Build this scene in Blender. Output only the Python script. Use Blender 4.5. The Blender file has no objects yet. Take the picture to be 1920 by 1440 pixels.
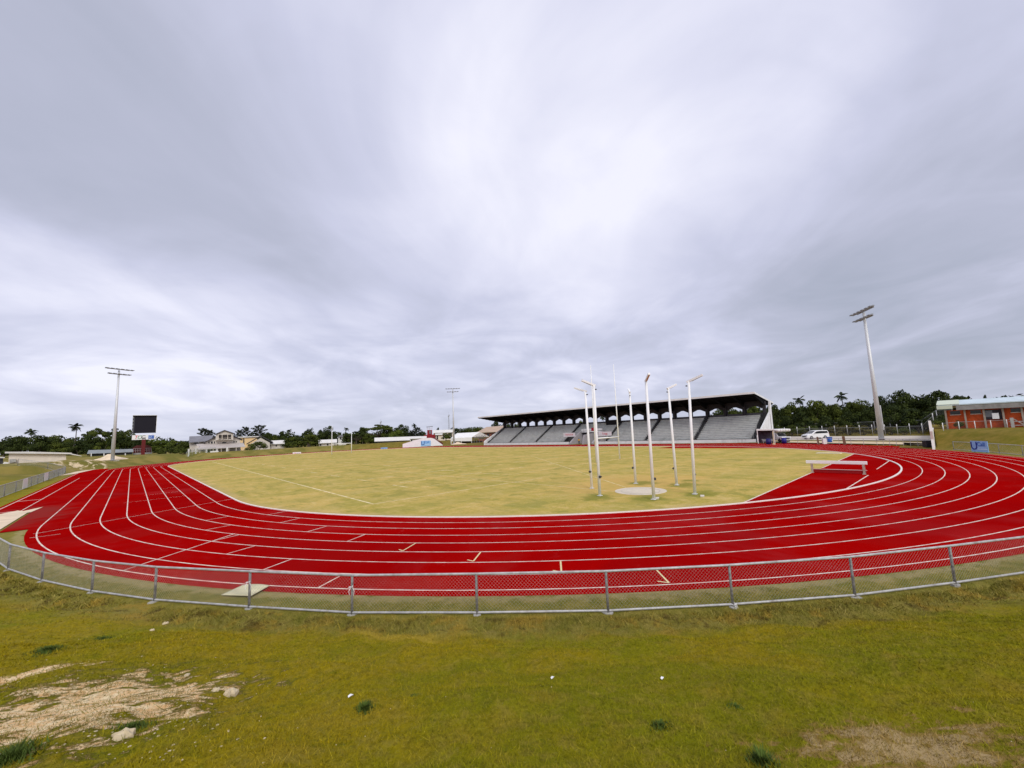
import bpy, math, random
import numpy as np
from mathutils import Vector, Matrix
random.seed(7); RNG = np.random.default_rng(7)
R = math.radians
SC = bpy.context.scene
COL = SC.collection

# ------------------------------------------------------------------ camera
CX, CY, CZ = -42.57, -39.59, 4.40
YAW, PIT, ROL, FPX, DX = R(44.49), R(6.59), R(-2.53), 760.75, 35.03
def cam_to_world(u, y, v):
    c, s = math.cos(ROL), math.sin(ROL); u, v = c*u-s*v, s*u+c*v
    c, s = math.cos(PIT), math.sin(PIT); y, v = y*c-v*s, y*s+v*c
    c, s = math.cos(YAW), math.sin(YAW)
    return Vector((u*c+y*s, -u*s+y*c, v))
cam_d = bpy.data.cameras.new('camera'); cam = bpy.data.objects.new('camera', cam_d); COL.objects.link(cam)
r_, u_, f_ = cam_to_world(1, 0, 0), cam_to_world(0, 0, 1), cam_to_world(0, 1, 0)
M4 = Matrix.Identity(4)
for i in range(3):
    M4[i][0], M4[i][1], M4[i][2] = r_[i], u_[i], -f_[i]
M4[0][3], M4[1][3], M4[2][3] = CX, CY, CZ
cam.matrix_world = M4
cam_d.sensor_width = 36; cam_d.sensor_fit = 'HORIZONTAL'; cam_d.lens = 36*FPX/1920
cam_d.shift_x = -DX/1920; cam_d.clip_start = 0.05; cam_d.clip_end = 5000
SC.camera = cam
SC.view_settings.view_transform = 'Standard'; SC.view_settings.look = 'None'
SC.view_settings.exposure = 0.36; SC.view_settings.gamma = 1.0
SC.cycles.max_bounces = 6; SC.cycles.transparent_max_bounces = 8

def ray(px, py): return cam_to_world(px-960-DX, FPX, 720-py)
def at(px, py, D):                      # a point at horizontal distance D along a sight line
    d = ray(px, py); t = D/math.hypot(d.x, d.y); return Vector((CX+d.x*t, CY+d.y*t, CZ+d.z*t))

# ------------------------------------------------------------------ node helper
class NB:
    def __init__(s, tree): s.t = tree; s.n = tree.nodes; s.l = tree.links
    def put(s, sock, val):
        if hasattr(val, 'is_output'): s.l.new(val, sock)
        elif isinstance(val, (tuple, list)):
            sock.default_value = (*val, 1.0) if len(val) == 3 and len(sock.default_value) == 4 else val
        else: sock.default_value = val
    def math(s, op, a, b=0.0, c=0.0, clamp=False):
        n = s.n.new('ShaderNodeMath'); n.operation = op; n.use_clamp = clamp
        s.put(n.inputs[0], a); s.put(n.inputs[1], b); s.put(n.inputs[2], c); return n.outputs[0]
    def sep(s, v):
        n = s.n.new('ShaderNodeSeparateXYZ'); s.put(n.inputs[0], v); return n.outputs
    def comb(s, x, y, z):
        n = s.n.new('ShaderNodeCombineXYZ')
        for i, q in enumerate((x, y, z)): s.put(n.inputs[i], q)
        return n.outputs[0]
    def noise(s, v, scale, detail=4, rough=.55, dist=0.0):
        n = s.n.new('ShaderNodeTexNoise'); s.put(n.inputs['Vector'], v); n.inputs['Scale'].default_value = scale
        n.inputs['Detail'].default_value = detail; n.inputs['Roughness'].default_value = rough; n.inputs['Distortion'].default_value = dist
        return n.outputs['Fac']
    def step(s, v, lo, hi, o0=0.0, o1=1.0):
        n = s.n.new('ShaderNodeMapRange'); n.interpolation_type = 'SMOOTHSTEP'
        s.put(n.inputs[0], v); n.inputs[1].default_value = lo; n.inputs[2].default_value = hi
        n.inputs[3].default_value = o0; n.inputs[4].default_value = o1; return n.outputs[0]
    def mix(s, f, a, b, mode='MIX'):
        n = s.n.new('ShaderNodeMix'); n.data_type = 'RGBA'; n.blend_type = mode
        s.put(n.inputs[0], f); s.put(n.inputs[6], a); s.put(n.inputs[7], b); return n.outputs[2]
    def ramp(s, f, pts):
        n = s.n.new('ShaderNodeValToRGB'); s.put(n.inputs[0], f); e = n.color_ramp.elements
        while len(e) < len(pts): e.new(.5)
        for k, (p, c) in zip(e, pts): k.position = p; k.color = (*c, 1)
        return n.outputs[0]
    def vmul(s, v, m):
        n = s.n.new('ShaderNodeVectorMath'); n.operation = 'MULTIPLY'; s.put(n.inputs[0], v); s.put(n.inputs[1], m); return n.outputs[0]
    def dot(s, v, m):
        n = s.n.new('ShaderNodeVectorMath'); n.operation = 'DOT_PRODUCT'; s.put(n.inputs[0], v); s.put(n.inputs[1], m); return n.outputs['Value']

# ------------------------------------------------------------------ world: overcast sky
SUN_EL, SUN_AZ = 40.0, 205.0             # azimuth clockwise from +Y
W = bpy.data.worlds.new('World'); SC.world = W; W.use_nodes = True
nb = NB(W.node_tree); W.node_tree.nodes.clear()
sky = W.node_tree.nodes.new('ShaderNodeTexSky'); sky.sky_type = 'NISHITA'; sky.sun_disc = False
sky.sun_elevation = R(SUN_EL); sky.sun_rotation = R(SUN_AZ)
tc = W.node_tree.nodes.new('ShaderNodeTexCoord'); DIR = tc.outputs['Generated']
dx, dy, dz = nb.sep(DIR)
den = nb.math('ADD', nb.math('MAXIMUM', dz, 0.0), 0.17)
a45 = R(50)
along = nb.math('DIVIDE', nb.dot(DIR, (math.sin(a45), math.cos(a45), 0)), den)
across = nb.math('DIVIDE', nb.dot(DIR, (math.cos(a45), -math.sin(a45), 0)), den)
P1 = nb.comb(nb.math('MULTIPLY', along, .62), nb.math('MULTIPLY', across, .85), 5.2)
P2 = nb.comb(nb.math('MULTIPLY', along, .95), nb.math('MULTIPLY', across, 1.0), 9.1)
n1 = nb.noise(P1, 1.25, 5, .52, 1.0)
n2 = nb.step(nb.noise(P2, 1.55, 6, .56, .8), .26, .74)
n3 = nb.noise(P2, .9, 3, .5, .6)
low = nb.step(dz, .04, .5, 1.25, .45)                  # small cloud forms read mostly in the lower sky
t = nb.math('ADD', .58, nb.math('MULTIPLY', nb.math('SUBTRACT', n1, .5), .95))
t = nb.math('ADD', t, nb.math('MULTIPLY', nb.math('MULTIPLY', nb.math('SUBTRACT', n2, .5), low), .27))
t = nb.math('ADD', t, nb.math('MULTIPLY', nb.math('SUBTRACT', n3, .5), .40))
# broad thick and thin places of the cloud deck, by compass direction and height
LOBES = [((60, 200), -.30, 12), ((330, 400), -.18, 18), ((760, 160), .20, 14), ((1330, 130), .27, 6), ((1080, 420), .20, 24), ((1720, 90), .14, 12),
         ((1880, 430), -.36, 14), ((1540, 540), -.28, 20), ((950, 620), -.20, 40), ((560, 560), -.10, 40), ((200, 600), .34, 40), ((440, 690), .20, 70),
         ((60, 720), .14, 50), ((1250, 680), -.14, 60), ((1700, 650), -.18, 40), ((1050, 735), .14, 160), ((620, 740), .06, 120), ((820, 470), .16, 60), ((560, 60), .06, 14)]
for (px, py), amp, k in LOBES:
    d = ray(px, py).normalized()
    g = nb.math('EXPONENT', nb.math('MULTIPLY', nb.math('SUBTRACT', nb.dot(DIR, tuple(d)), 1.0), float(k)))
    t = nb.math('ADD', t, nb.math('MULTIPLY', g, amp))
cloud = nb.ramp(t, [(.0, (.325, .35, .435)), (.30, (.395, .412, .515)), (.55, (.488, .502, .632)), (.80, (.615, .622, .745)), (1.0, (.73, .73, .825))])
hz = nb.step(dz, 0.0, .10, .45, 0.0)
cloud = nb.mix(hz, cloud, (.46, .495, .60))
bg1 = W.node_tree.nodes.new('ShaderNodeBackground'); nb.put(bg1.inputs[0], sky.outputs[0]); bg1.inputs[1].default_value = .10
bg2 = W.node_tree.nodes.new('ShaderNodeBackground'); nb.put(bg2.inputs[0], cloud); bg2.inputs[1].default_value = 1.0
ms = W.node_tree.nodes.new('ShaderNodeMixShader'); ms.inputs[0].default_value = .95
nb.l.new(bg1.outputs[0], ms.inputs[1]); nb.l.new(bg2.outputs[0], ms.inputs[2])
wo = W.node_tree.nodes.new('ShaderNodeOutputWorld'); nb.l.new(ms.outputs[0], wo.inputs[0])

sd = bpy.data.lights.new('sun', 'SUN'); sd.energy = 1.5; sd.angle = R(25); sd.color = (1, .95, .87)
so = bpy.data.objects.new('sun', sd); COL.objects.link(so); so.location = (0, 0, 60)
sv = Vector((math.sin(R(SUN_AZ))*math.cos(R(SUN_EL)), math.cos(R(SUN_AZ))*math.cos(R(SUN_EL)), math.sin(R(SUN_EL))))
so.rotation_euler = sv.to_track_quat('Z', 'Y').to_euler()

# ------------------------------------------------------------------ materials
MATS = {}
def mat(name, col, rough=.7, var=0.0, scale=3.0, metal=0.0, spec=.3, stain=None, two=None, objvar=0.0):
    if name in MATS: return MATS[name]
    m = bpy.data.materials.new(name); m.use_nodes = True; n = NB(m.node_tree); b = m.node_tree.nodes['Principled BSDF']
    b.inputs['Roughness'].default_value = rough; b.inputs['Metallic'].default_value = metal; b.inputs['Specular IOR Level'].default_value = spec
    c = col
    if var or stain or two:
        geo = m.node_tree.nodes.new('ShaderNodeNewGeometry'); pos = geo.outputs['Position']
        nz = n.noise(pos, scale, 5)
        lo = tuple(q*(1-var) for q in col); hi = tuple(min(1, q*(1+var)) for q in col)
        c = n.mix(n.step(nz, .3, .7), lo, hi)
        if two: c = n.mix(n.step(n.noise(pos, two[1], 4), .45, .6), c, two[0])
        if stain:
            st = n.noise(n.vmul(pos, (1, 1, .15)), stain[1], 5, .7)
            c = n.mix(n.step(st, .5, .75, 0, .8), c, stain[0])
    if objvar:
        oi = m.node_tree.nodes.new('ShaderNodeObjectInfo')
        c = n.mix(oi.outputs['Random'], c, tuple(q*(1-objvar) for q in col))
    n.put(b.inputs['Base Color'], c); MATS[name] = m; return m

WHITE = mat('white_paint', (.78, .77, .74), .55, .05, 4, stain=((.55, .52, .46), 1.2))
BRIGHT = mat('bright_white', (.88, .88, .87), .5, .03, 3)
GALV = mat('galvanised_steel', (.47, .47, .465), .55, .18, 7, .25, stain=((.25, .22, .19), 2.5))
GREYPOLE = mat('grey_pole', (.66, .67, .68), .5, .06, 5, .2)
DARKSTEEL = mat('dark_steel', (.05, .05, .055), .6, .2, 3)
RUSTPIPE = mat('weathered_pipe', (.22, .21, .20), .6, .35, 14, .3)
CONC = mat('concrete', (.42, .41, .38), .9, .12, 2.5, stain=((.20, .19, .17), .8))
PALECONC = mat('pale_concrete', (.62, .57, .48), .9, .10, 1.5)
GLASS = mat('dark_glass', (.02, .024, .03), .12, spec=.6)
BLACK = mat('black_rubber', (.015, .015, .016), .7)
LINE = mat('line_paint', (.80, .72, .60), .75, .10, 9, two=((.72, .45, .38), 2.3))
YLINE = mat('yellow_line_paint', (.76, .63, .34), .75, .10, 9)

# ------------------------------------------------------------------ mesh builder
class MB:
    def __init__(s): s.v = []; s.f = []
    def add(s, vs, fs):
        o = len(s.v); s.v += [tuple(v) for v in vs]; s.f += [tuple(i+o for i in f) for f in fs]; return s
    def hexa(s, p):
        return s.add(p, [(0, 3, 2, 1), (4, 5, 6, 7), (0, 1, 5, 4), (1, 2, 6, 5), (2, 3, 7, 6), (3, 0, 4, 7)])
    def box(s, c, d, rz=0.0, rx=0.0):
        hx, hy, hzz = d[0]/2, d[1]/2, d[2]/2; q = []
        m = Matrix.Rotation(rz, 3, 'Z') @ Matrix.Rotation(rx, 3, 'X')
        for z in (-hzz, hzz):
            for x, y in ((-hx, -hy), (hx, -hy), (hx, hy), (-hx, hy)): q.append(Vector(c)+m @ Vector((x, y, z)))
        return s.hexa(q)
    def bar(s, a, b, w, h):             # rectangular bar from a to b
        a, b = Vector(a), Vector(b); d = (b-a).normalized(); up = Vector((0, 0, 1)) if abs(d.z) < .95 else Vector((1, 0, 0))
        x = d.cross(up).normalized()*w/2; y = x.cross(d).normalized()*h/2
        return s.hexa([a-x-y, a+x-y, a+x+y, a-x+y, b-x-y, b+x-y, b+x+y, b-x+y])
    def tube(s, a, b, r0, r1=None, n=8, cap=True):
        a, b = Vector(a), Vector(b); r1 = r0 if r1 is None else r1; d = (b-a).normalized()
        up = Vector((0, 0, 1)) if abs(d.z) < .95 else Vector((1, 0, 0)); x = d.cross(up).normalized(); y = x.cross(d)
        vs = [c+(x*math.cos(2*math.pi*i/n)+y*math.sin(2*math.pi*i/n))*r for c, r in ((a, r0), (b, r1)) for i in range(n)]
        fs = [(i, (i+1) % n, n+(i+1) % n, n+i) for i in range(n)]
        if cap: fs += [tuple(range(n-1, -1, -1)), tuple(range(n, 2*n))]
        return s.add(vs, fs)
    def path(s, pts, r, n=6, r1=None):
        for i in range(len(pts)-1):
            ra = r if r1 is None else r+(r1-r)*i/(len(pts)-1); rb = r if r1 is None else r+(r1-r)*(i+1)/(len(pts)-1)
            s.tube(pts[i], pts[i+1], ra, rb, n, i in (0, len(pts)-2))
        return s
    def prism(s, poly, ext):            # poly: list of 3-D points, ext: vector
        n = len(poly); ext = Vector(ext); vs = [Vector(p) for p in poly]+[Vector(p)+ext for p in poly]
        return s.add(vs, [tuple(range(n-1, -1, -1)), tuple(range(n, 2*n))]+[(i, (i+1) % n, n+(i+1) % n, n+i) for i in range(n)])
    def sphere(s, c, r, n=8, m=5):
        r = (r, r, r) if not isinstance(r, (tuple, list)) else r; vs = [(c[0], c[1], c[2]-r[2])]
        for j in range(1, m):
            ph = math.pi*j/m-math.pi/2
            for i in range(n):
                th = 2*math.pi*i/n; vs.append((c[0]+r[0]*math.cos(ph)*math.cos(th), c[1]+r[1]*math.cos(ph)*math.sin(th), c[2]+r[2]*math.sin(ph)))
        vs.append((c[0], c[1], c[2]+r[2])); fs = []; e = len(vs)-1
        for i in range(n): fs.append((0, 1+(i+1) % n, 1+i))
        for j in range(m-2):
            for i in range(n): fs.append((1+j*n+i, 1+j*n+(i+1) % n, 1+(j+1)*n+(i+1) % n, 1+(j+1)*n+i))
        for i in range(n): fs.append((1+(m-2)*n+i, 1+(m-2)*n+(i+1) % n, e))
        return s.add(vs, fs)
    def mesh(s, name, m, smooth=False):
        me = bpy.data.meshes.new(name); me.from_pydata([tuple(v) for v in s.v], [], s.f)
        if m: me.materials.append(m)
        if smooth:
            me.polygons.foreach_set('use_smooth', [True]*len(me.polygons))
        me.validate(); me.update()
        return me
    def build(s, name, m, parent=None, smooth=False, bevel=0.0, label=None):
        o = bpy.data.objects.new(name, s.mesh(name, m, smooth)); COL.objects.link(o)
        if parent: o.parent = parent
        if bevel:
            b = o.modifiers.new('edge', 'BEVEL'); b.width = bevel; b.segments = 2; b.limit_method = 'ANGLE'
        if label: o['label'] = label
        return o

def tag(o, label=None, cat=None, group=None, kind=None):
    if label: o['label'] = label
    if cat: o['category'] = cat
    if group: o['group'] = group
    if kind: o['kind'] = kind
    return o
def thing(name, label, cat, loc=(0, 0, 0), rz=0.0, group=None):
    o = bpy.data.objects.new(name, None); COL.objects.link(o); o.location = loc; o.rotation_euler = (0, 0, rz); o.empty_display_size = .2
    return tag(o, label, cat, group)
def kids(o): return [c for c in bpy.data.objects if c.parent == o]
def dup(o, loc=None, rz=None, label=None, parent=None, scale=None):
    c = o.copy(); COL.objects.link(c); c.parent = parent
    if loc is not None: c.location = loc
    if rz is not None: c.rotation_euler = (0, 0, rz)
    if scale is not None: c.scale = scale
    if label: c['label'] = label
    for ch in kids(o): dup(ch, parent=c)
    return c
def raw_mesh(name, V, F, m, n_side=3, smooth=False):
    me = bpy.data.meshes.new(name); nf = len(F); me.vertices.add(len(V)); me.vertices.foreach_set('co', np.asarray(V, np.float32).ravel())
    me.loops.add(nf*n_side); me.loops.foreach_set('vertex_index', np.asarray(F, np.int32).ravel())
    me.polygons.add(nf); me.polygons.foreach_set('loop_start', np.arange(nf, dtype=np.int32)*n_side)
    me.update(calc_edges=True); me.materials.append(m)
    if smooth: me.polygons.foreach_set('use_smooth', np.ones(nf, bool))
    return me
def text(body, size, m, parent, loc, rot, name='lettering', ext=.01, shear=0.0, align='CENTER'):
    cu = bpy.data.curves.new(name, 'FONT'); cu.body = body; cu.size = size; cu.extrude = ext; cu.align_x = align; cu.align_y = 'CENTER'; cu.shear = shear; cu.resolution_u = 3
    tmp = bpy.data.objects.new(name, cu); COL.objects.link(tmp)
    dg = bpy.context.evaluated_depsgraph_get(); me = bpy.data.meshes.new_from_object(tmp.evaluated_get(dg))
    bpy.data.objects.remove(tmp); o = bpy.data.objects.new(name, me); me.materials.clear(); me.materials.append(m); COL.objects.link(o)
    o.parent = parent; o.location = loc; o.rotation_euler = rot; return o

# ------------------------------------------------------------------ terrain
L = 84.39                                # length of the straights; the near bend is centred on the origin
def sstep(x, a, b):
    t = np.clip((x-a)/(b-a), 0, 1); return t*t*(3-2*t)
NEAR_H = ([-180, -100, -88, -80, -66, -47, -25, 0, 25, 36.6, 37.4, 180], [.2, .2, .5, 1.3, 2.4, 2.75, 2.55, 2.1, 1.9, 1.9, .12, .12])
FAR_H = ([-180, -95, -66, -56, -44, -36, -34, -27, -25, 0, 30, 50, 54.5, 55.5, 180], [1.6, 2.0, 2.2, 1.25, 2.2, 2.3, .8, .8, 1.9, 1.9, 2.0, 2.3, 2.6, .15, .15])
_g = np.random.default_rng(3)
WAVES = [(2*np.pi/w*np.cos(a), 2*np.pi/w*np.sin(a), p, w*.011) for w, a, p in zip(np.geomspace(.42, 2.2, 14), _g.uniform(0, 6.28, 14), _g.uniform(0, 6.28, 14))]
def lumps(x, y): return sum(k*np.sin(kx*x+ky*y+p+1.5*np.sin(.7*x-.6*y+p)) for kx, ky, p, k in WAVES)
def height(x, y):
    x = np.asarray(x, float); y = np.asarray(y, float)
    y2 = np.maximum(-y, 0)+np.maximum(y-L, 0); d = np.hypot(x, y2); apron = (x < 0) & (y > -1.7) & (y < 101); d = np.where(apron, d-2.7, d)
    phi = np.degrees(np.arctan2(x, -y)); psi = np.degrees(np.arctan2(x, y-L))
    hn = np.interp(phi, *NEAR_H); hn = np.where((x > 20) & (y < 0), np.where(y < -38.2+.03*(x-27), 2.05, .12), hn); hf = np.interp(psi, *FAR_H)
    left = 1.3*sstep(-x, 60, 95)
    side = np.where(x < 0, left+.0, .12)
    # blend regions along y
    wn = sstep(-y, -14, 2) if False else (y < 0).astype(float)
    wf = (y > L).astype(float)
    hn_side = np.interp(np.where(x < 0, -90.0, 90.0), *NEAR_H); hf_side = np.interp(np.where(x < 0, -90.0, 90.0), *FAR_H)
    k = np.clip(y/L, 0, 1); k = k*k*(3-2*k)
    hm = np.where(x < 0, .45*(1-k)+1.5*k, .12)
    hm = np.where(y < 0, np.where(x < 0, hn, hn), np.where(y > L, hf, hm))
    wide = np.where((y < 0) & (x > -20), 5.5, 9.0)
    wide = np.where(y > L, 7.0, wide)
    wide = np.where((y >= 0) & (y <= L), 16.0, wide)
    near = (y < 0) & (x < 20)
    tt = np.clip((d-48.1)/10.0, 0, 1.4); tt = np.where(tt < .12, tt*tt/.24, tt-.06)/.94
    tt = np.where(tt > 1.25, 1.25+(tt-1.25)*.3, tt)
    h = np.where(near, hm*tt, hm*sstep(d, 48.2, 48.2+wide))
    h = h+np.where(x < -36, 1.0*sstep(d, 66, 110)*(y > 30)*sstep(-x, 36, 46), 0)
    h = np.where((y > L) & (x > -34), h*(1-.55*sstep(d, 56, 90)), h)
    h = h+.05*np.sin(x*1.3+np.sin(y*.9)*2)*np.sin(y*1.1+np.sin(x*.7))*sstep(d, 48.4, 51)
    h = h+lumps(x, y)*sstep(d, 47.2, 48.6)*((d < 64) & (x < -15) & (y < 10))
    h = np.where((d < 46.0) | (apron & (d < 47.7)), -.04, h); h = np.where(d < 43.0, -.9, h)
    return h
def hgt(x, y): return float(height(np.array([x]), np.array([y]))[0])
def gpt(px, py):                        # where a sight line meets the terrain
    d = ray(px, py).normalized(); o = Vector((CX, CY, CZ)); ts = np.concatenate([np.arange(.5, 30, .04), np.geomspace(30, 420, 900)])
    X, Y, Z = CX+d.x*ts, CY+d.y*ts, CZ+d.z*ts
    g_ = np.maximum(height(X, Y), np.where(np.hypot(X, np.minimum(Y, 0)+np.maximum(Y-L, 0)) < 47, 0, -1)); i = int(np.argmax(Z <= g_)) or len(ts)-1
    return o+d*float(ts[i])
def spot(px, D):                        # ground point under a compass direction
    p = at(px, 800, D); return Vector((p.x, p.y, hgt(p.x, p.y)))

def axis(lo, hi, step, far_lo, far_hi):
    a = list(np.arange(lo, hi+1e-6, step)); s = step; x = hi
    while x < far_hi: s *= 1.25; x += s; a.append(x)
    s = step; x = lo
    while x > far_lo: s *= 1.25; x -= s; a.insert(0, x)
    return np.array(a)
xs = axis(-75, 75, .75, -1500, 1500); ys = axis(-62, 150, .75, -1500, 1700)
xs = np.unique(np.round(np.concatenate([xs[(xs < -49) | (xs > -28)], np.arange(-49, -28, .11)]), 3)); ys = np.unique(np.round(np.concatenate([ys[(ys < -49) | (ys > -20)], np.arange(-49, -20, .11)]), 3))
GX, GY = np.meshgrid(xs, ys); GZ = height(GX, GY)
nx, ny = len(xs), len(ys); idx = np.arange(nx*ny).reshape(ny, nx)
GF = np.stack([idx[:-1, :-1], idx[:-1, 1:], idx[1:, 1:], idx[1:, :-1]], -1).reshape(-1, 4)

DA, DB = gpt(-170, 1380), gpt(400, 1285); DIRT = (DA+DB)/2; DIRT2 = gpt(60, 1262); DANG = math.atan2(DB.y-DA.y, DB.x-DA.x); DLEN = (DB-DA).length/2; DIRT3 = gpt(1690, 1400); DRY = gpt(760, 1195)
def turf_color(m, n, blade=False):
    geo = m.node_tree.nodes.new('ShaderNodeNewGeometry'); pos = geo.outputs['Position']; x, y, z = n.sep(pos)
    y2 = n.math('ADD', n.math('MAXIMUM', n.math('MULTIPLY', y, -1.0), 0.0), n.math('MAXIMUM', n.math('SUBTRACT', y, L), 0.0))
    d = n.math('SQRT', n.math('ADD', n.math('MULTIPLY', x, x), n.math('MULTIPLY', y2, y2)))
    big = n.noise(pos, .35, 4); mid = n.noise(pos, 1.6, 5, .6); fine = n.noise(pos, 14, 4, .7)
    c = n.mix(n.step(big, .38, .62), (.315, .240, .0050), (.222, .217, .0048))
    c = n.mix(n.step(mid, .48, .72, 0, .55), c, (.32, .225, .022))
    c = n.mix(n.step(mid, .25, .42, .45, 0), c, (.125, .135, .004))
    c = n.mix(n.step(n.noise(pos, 5.0, 5, .7), .46, .66, 0, .6), c, (.30, .235, .035))
    c = n.mix(n.step(n.noise(pos, 4.2, 5, .7, .4), .30, .46, .6, 0), c, (.125, .145, .004))
    c = n.mix(n.step(fine, .3, .62, .5, 0), c, (.105, .092, .006))
    c = n.mix(n.step(n.noise(pos, 34, 3, .7), .56, .74, 0, .55), c, (.42, .36, .07))
    # dry strip at the foot of the fence and between fence and track
    wob = n.math('ADD', d, n.math('MULTIPLY', n.math('SUBTRACT', mid, .5), 1.2))
    strip = n.math('MULTIPLY', n.step(wob, 46.2, 46.6), n.step(wob, 48.6, 49.6, 1, 0))
    kh = n.mix(n.step(n.noise(pos, 2.2, 5, .65), .35, .65), (.275, .225, .055), (.165, .160, .026))
    c = n.mix(n.math('MULTIPLY', strip, .85), c, kh)
    edge = n.math('MULTIPLY', n.step(wob, 46.55, 46.75), n.step(wob, 46.9, 47.2, 1, 0))
    c = n.mix(n.math('MULTIPLY', edge, .35), c, (.55, .43, .24))
    foot = n.math('MULTIPLY', n.step(wob, 47.7, 48.1), n.step(wob, 48.5, 50.0, 1, 0))
    c = n.mix(n.math('MULTIPLY', foot, n.step(n.noise(pos, 1.1, 5, .7), .48, .62, 0, .8)), c, (.36, .24, .04))
    soil = n.math('MULTIPLY', n.step(wob, 47.9, 48.2), n.step(wob, 48.7, 49.5, 1, 0))
    c = n.mix(n.math('MULTIPLY', soil, n.step(n.noise(pos, 1.7, 6, .7, .5), .52, .62, 0, .75)), c, (.085, .055, .014))
    # banks beyond the track and ground round the stadium
    far = n.step(y, 40, 90)
    bank = n.mix(n.step(n.noise(pos, .22, 5), .38, .62), (.26, .205, .055), (.155, .145, .03))
    c = n.mix(far, c, bank)
    east = n.step(x, 18, 30); c = n.mix(n.math('MULTIPLY', east, .9), c, n.mix(n.step(n.noise(pos, .9, 6, .7), .35, .65), (.235, .165, .034), (.135, .115, .014)))
    # sandy scrapes by the far left corner
    sm = n.math('MULTIPLY', n.step(x, -62, -57), n.step(x, -47.2, -46.4, 1, 0)); sm = n.math('MULTIPLY', sm, n.math('MULTIPLY', n.step(y, 92, 100), n.step(y, 122, 134, 1, 0)))
    c = n.mix(n.math('MULTIPLY', sm, n.step(n.noise(n.vmul(pos, (1, .45, 1)), .55, 5, .65), .53, .61)), c, (.66, .53, .33))
    def patch(c, ctr, rx, ry, ang, col, lo, hi, nscale, k=1.0):
        ca, sa = math.cos(ang), math.sin(ang)
        ex = n.math('SUBTRACT', x, ctr.x); ey = n.math('SUBTRACT', y, ctr.y)
        u = n.math('DIVIDE', n.math('ADD', n.math('MULTIPLY', ex, ca), n.math('MULTIPLY', ey, sa)), rx)
        v = n.math('DIVIDE', n.math('SUBTRACT', n.math('MULTIPLY', ey, ca), n.math('MULTIPLY', ex, sa)), ry)
        rr = n.math('SQRT', n.math('ADD', n.math('MULTIPLY', u, u), n.math('MULTIPLY', v, v)))
        f = n.math('ADD', n.math('SUBTRACT', 1.0, rr), n.math('MULTIPLY', n.math('SUBTRACT', n.noise(pos, nscale, 6, .65), .5), 3.2))
        return n.mix(n.step(f, lo, hi, 0, k), c, col)
    sand = n.mix(n.step(n.noise(pos, 9, 5, .7), .35, .65), (.80, .49, .21), (.95, .77, .46))
    def streaks(c, ctr, ang, rx, ry, col, thr, seed, k=1.0, across=4.5):
        ca, sa = math.cos(ang), math.sin(ang)
        ex = n.math('SUBTRACT', x, ctr.x); ey = n.math('SUBTRACT', y, ctr.y)
        u = n.math('ADD', n.math('MULTIPLY', ex, ca), n.math('MULTIPLY', ey, sa)); v = n.math('SUBTRACT', n.math('MULTIPLY', ey, ca), n.math('MULTIPLY', ex, sa))
        rr = n.math('SQRT', n.math('ADD', n.math('POWER', n.math('DIVIDE', u, rx), 2.0), n.math('POWER', n.math('DIVIDE', v, ry), 2.0)))
        nz = n.noise(n.comb(n.math('MULTIPLY', u, 3.7), n.math('MULTIPLY', v, across*1.25), seed), 1.0, 9, .66, .5)
        f = n.math('ADD', n.math('MULTIPLY', n.math('SUBTRACT', 1.0, rr), .26), n.math('SUBTRACT', nz, thr))
        return n.mix(n.step(f, .0, .10, 0, k), c, col)
    c = streaks(c, DIRT, DANG, DLEN*1.4, 2.0, (.075, .100, .010), .50, 3.3, .8)
    c = streaks(c, DIRT, DANG, DLEN*1.35, 1.9, (.22, .135, .04), .54, 3.3)
    if blade: sand = (.24, .19, .05)
    c = streaks(c, DIRT, DANG, DLEN*1.3, 1.8, sand, .562, 3.3)
    c = streaks(c, DIRT2, DANG, .9, .4, sand, .55, 7.7)
    c = streaks(c, DIRT3, R(-35), 1.25, .55, (.34, .21, .07), .50, 5.1, .75)
    c = streaks(c, DIRT3, R(-35), 1.15, .5, (.30, .22, .07) if blade else (.52, .38, .19), .575, 5.1, .8)
    c = patch(c, DRY, 1.6, .5, R(-45), (.40, .29, .035), .0, .8, 2.5, .75)
    return c, pos
def turf_mat(name, blade=False):
    m = bpy.data.materials.new(name); m.use_nodes = True; n = NB(m.node_tree); b = m.node_tree.nodes['Principled BSDF']
    c, pos = turf_color(m, n, blade); b.inputs['Roughness'].default_value = .95; b.inputs['Specular IOR Level'].default_value = .08
    if blade:
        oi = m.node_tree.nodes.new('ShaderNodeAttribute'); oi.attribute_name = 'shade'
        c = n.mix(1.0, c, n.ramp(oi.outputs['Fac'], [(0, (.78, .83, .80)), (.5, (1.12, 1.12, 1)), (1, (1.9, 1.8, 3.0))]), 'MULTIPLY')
    else:
        bp = m.node_tree.nodes.new('ShaderNodeBump'); bp.inputs['Strength'].default_value = .9; bp.inputs['Distance'].default_value = .04
        n.put(bp.inputs['Height'], n.noise(pos, 18, 5, .75)); n.l.new(bp.outputs[0], b.inputs['Normal'])
    n.put(b.inputs['Base Color'], c); return m
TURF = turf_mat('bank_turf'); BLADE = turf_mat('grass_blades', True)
g = bpy.data.objects.new('ground', raw_mesh('ground', np.stack([GX, GY, GZ], -1).reshape(-1, 3), GF, TURF, 4, True)); COL.objects.link(g)
tag(g, kind='structure')

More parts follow.
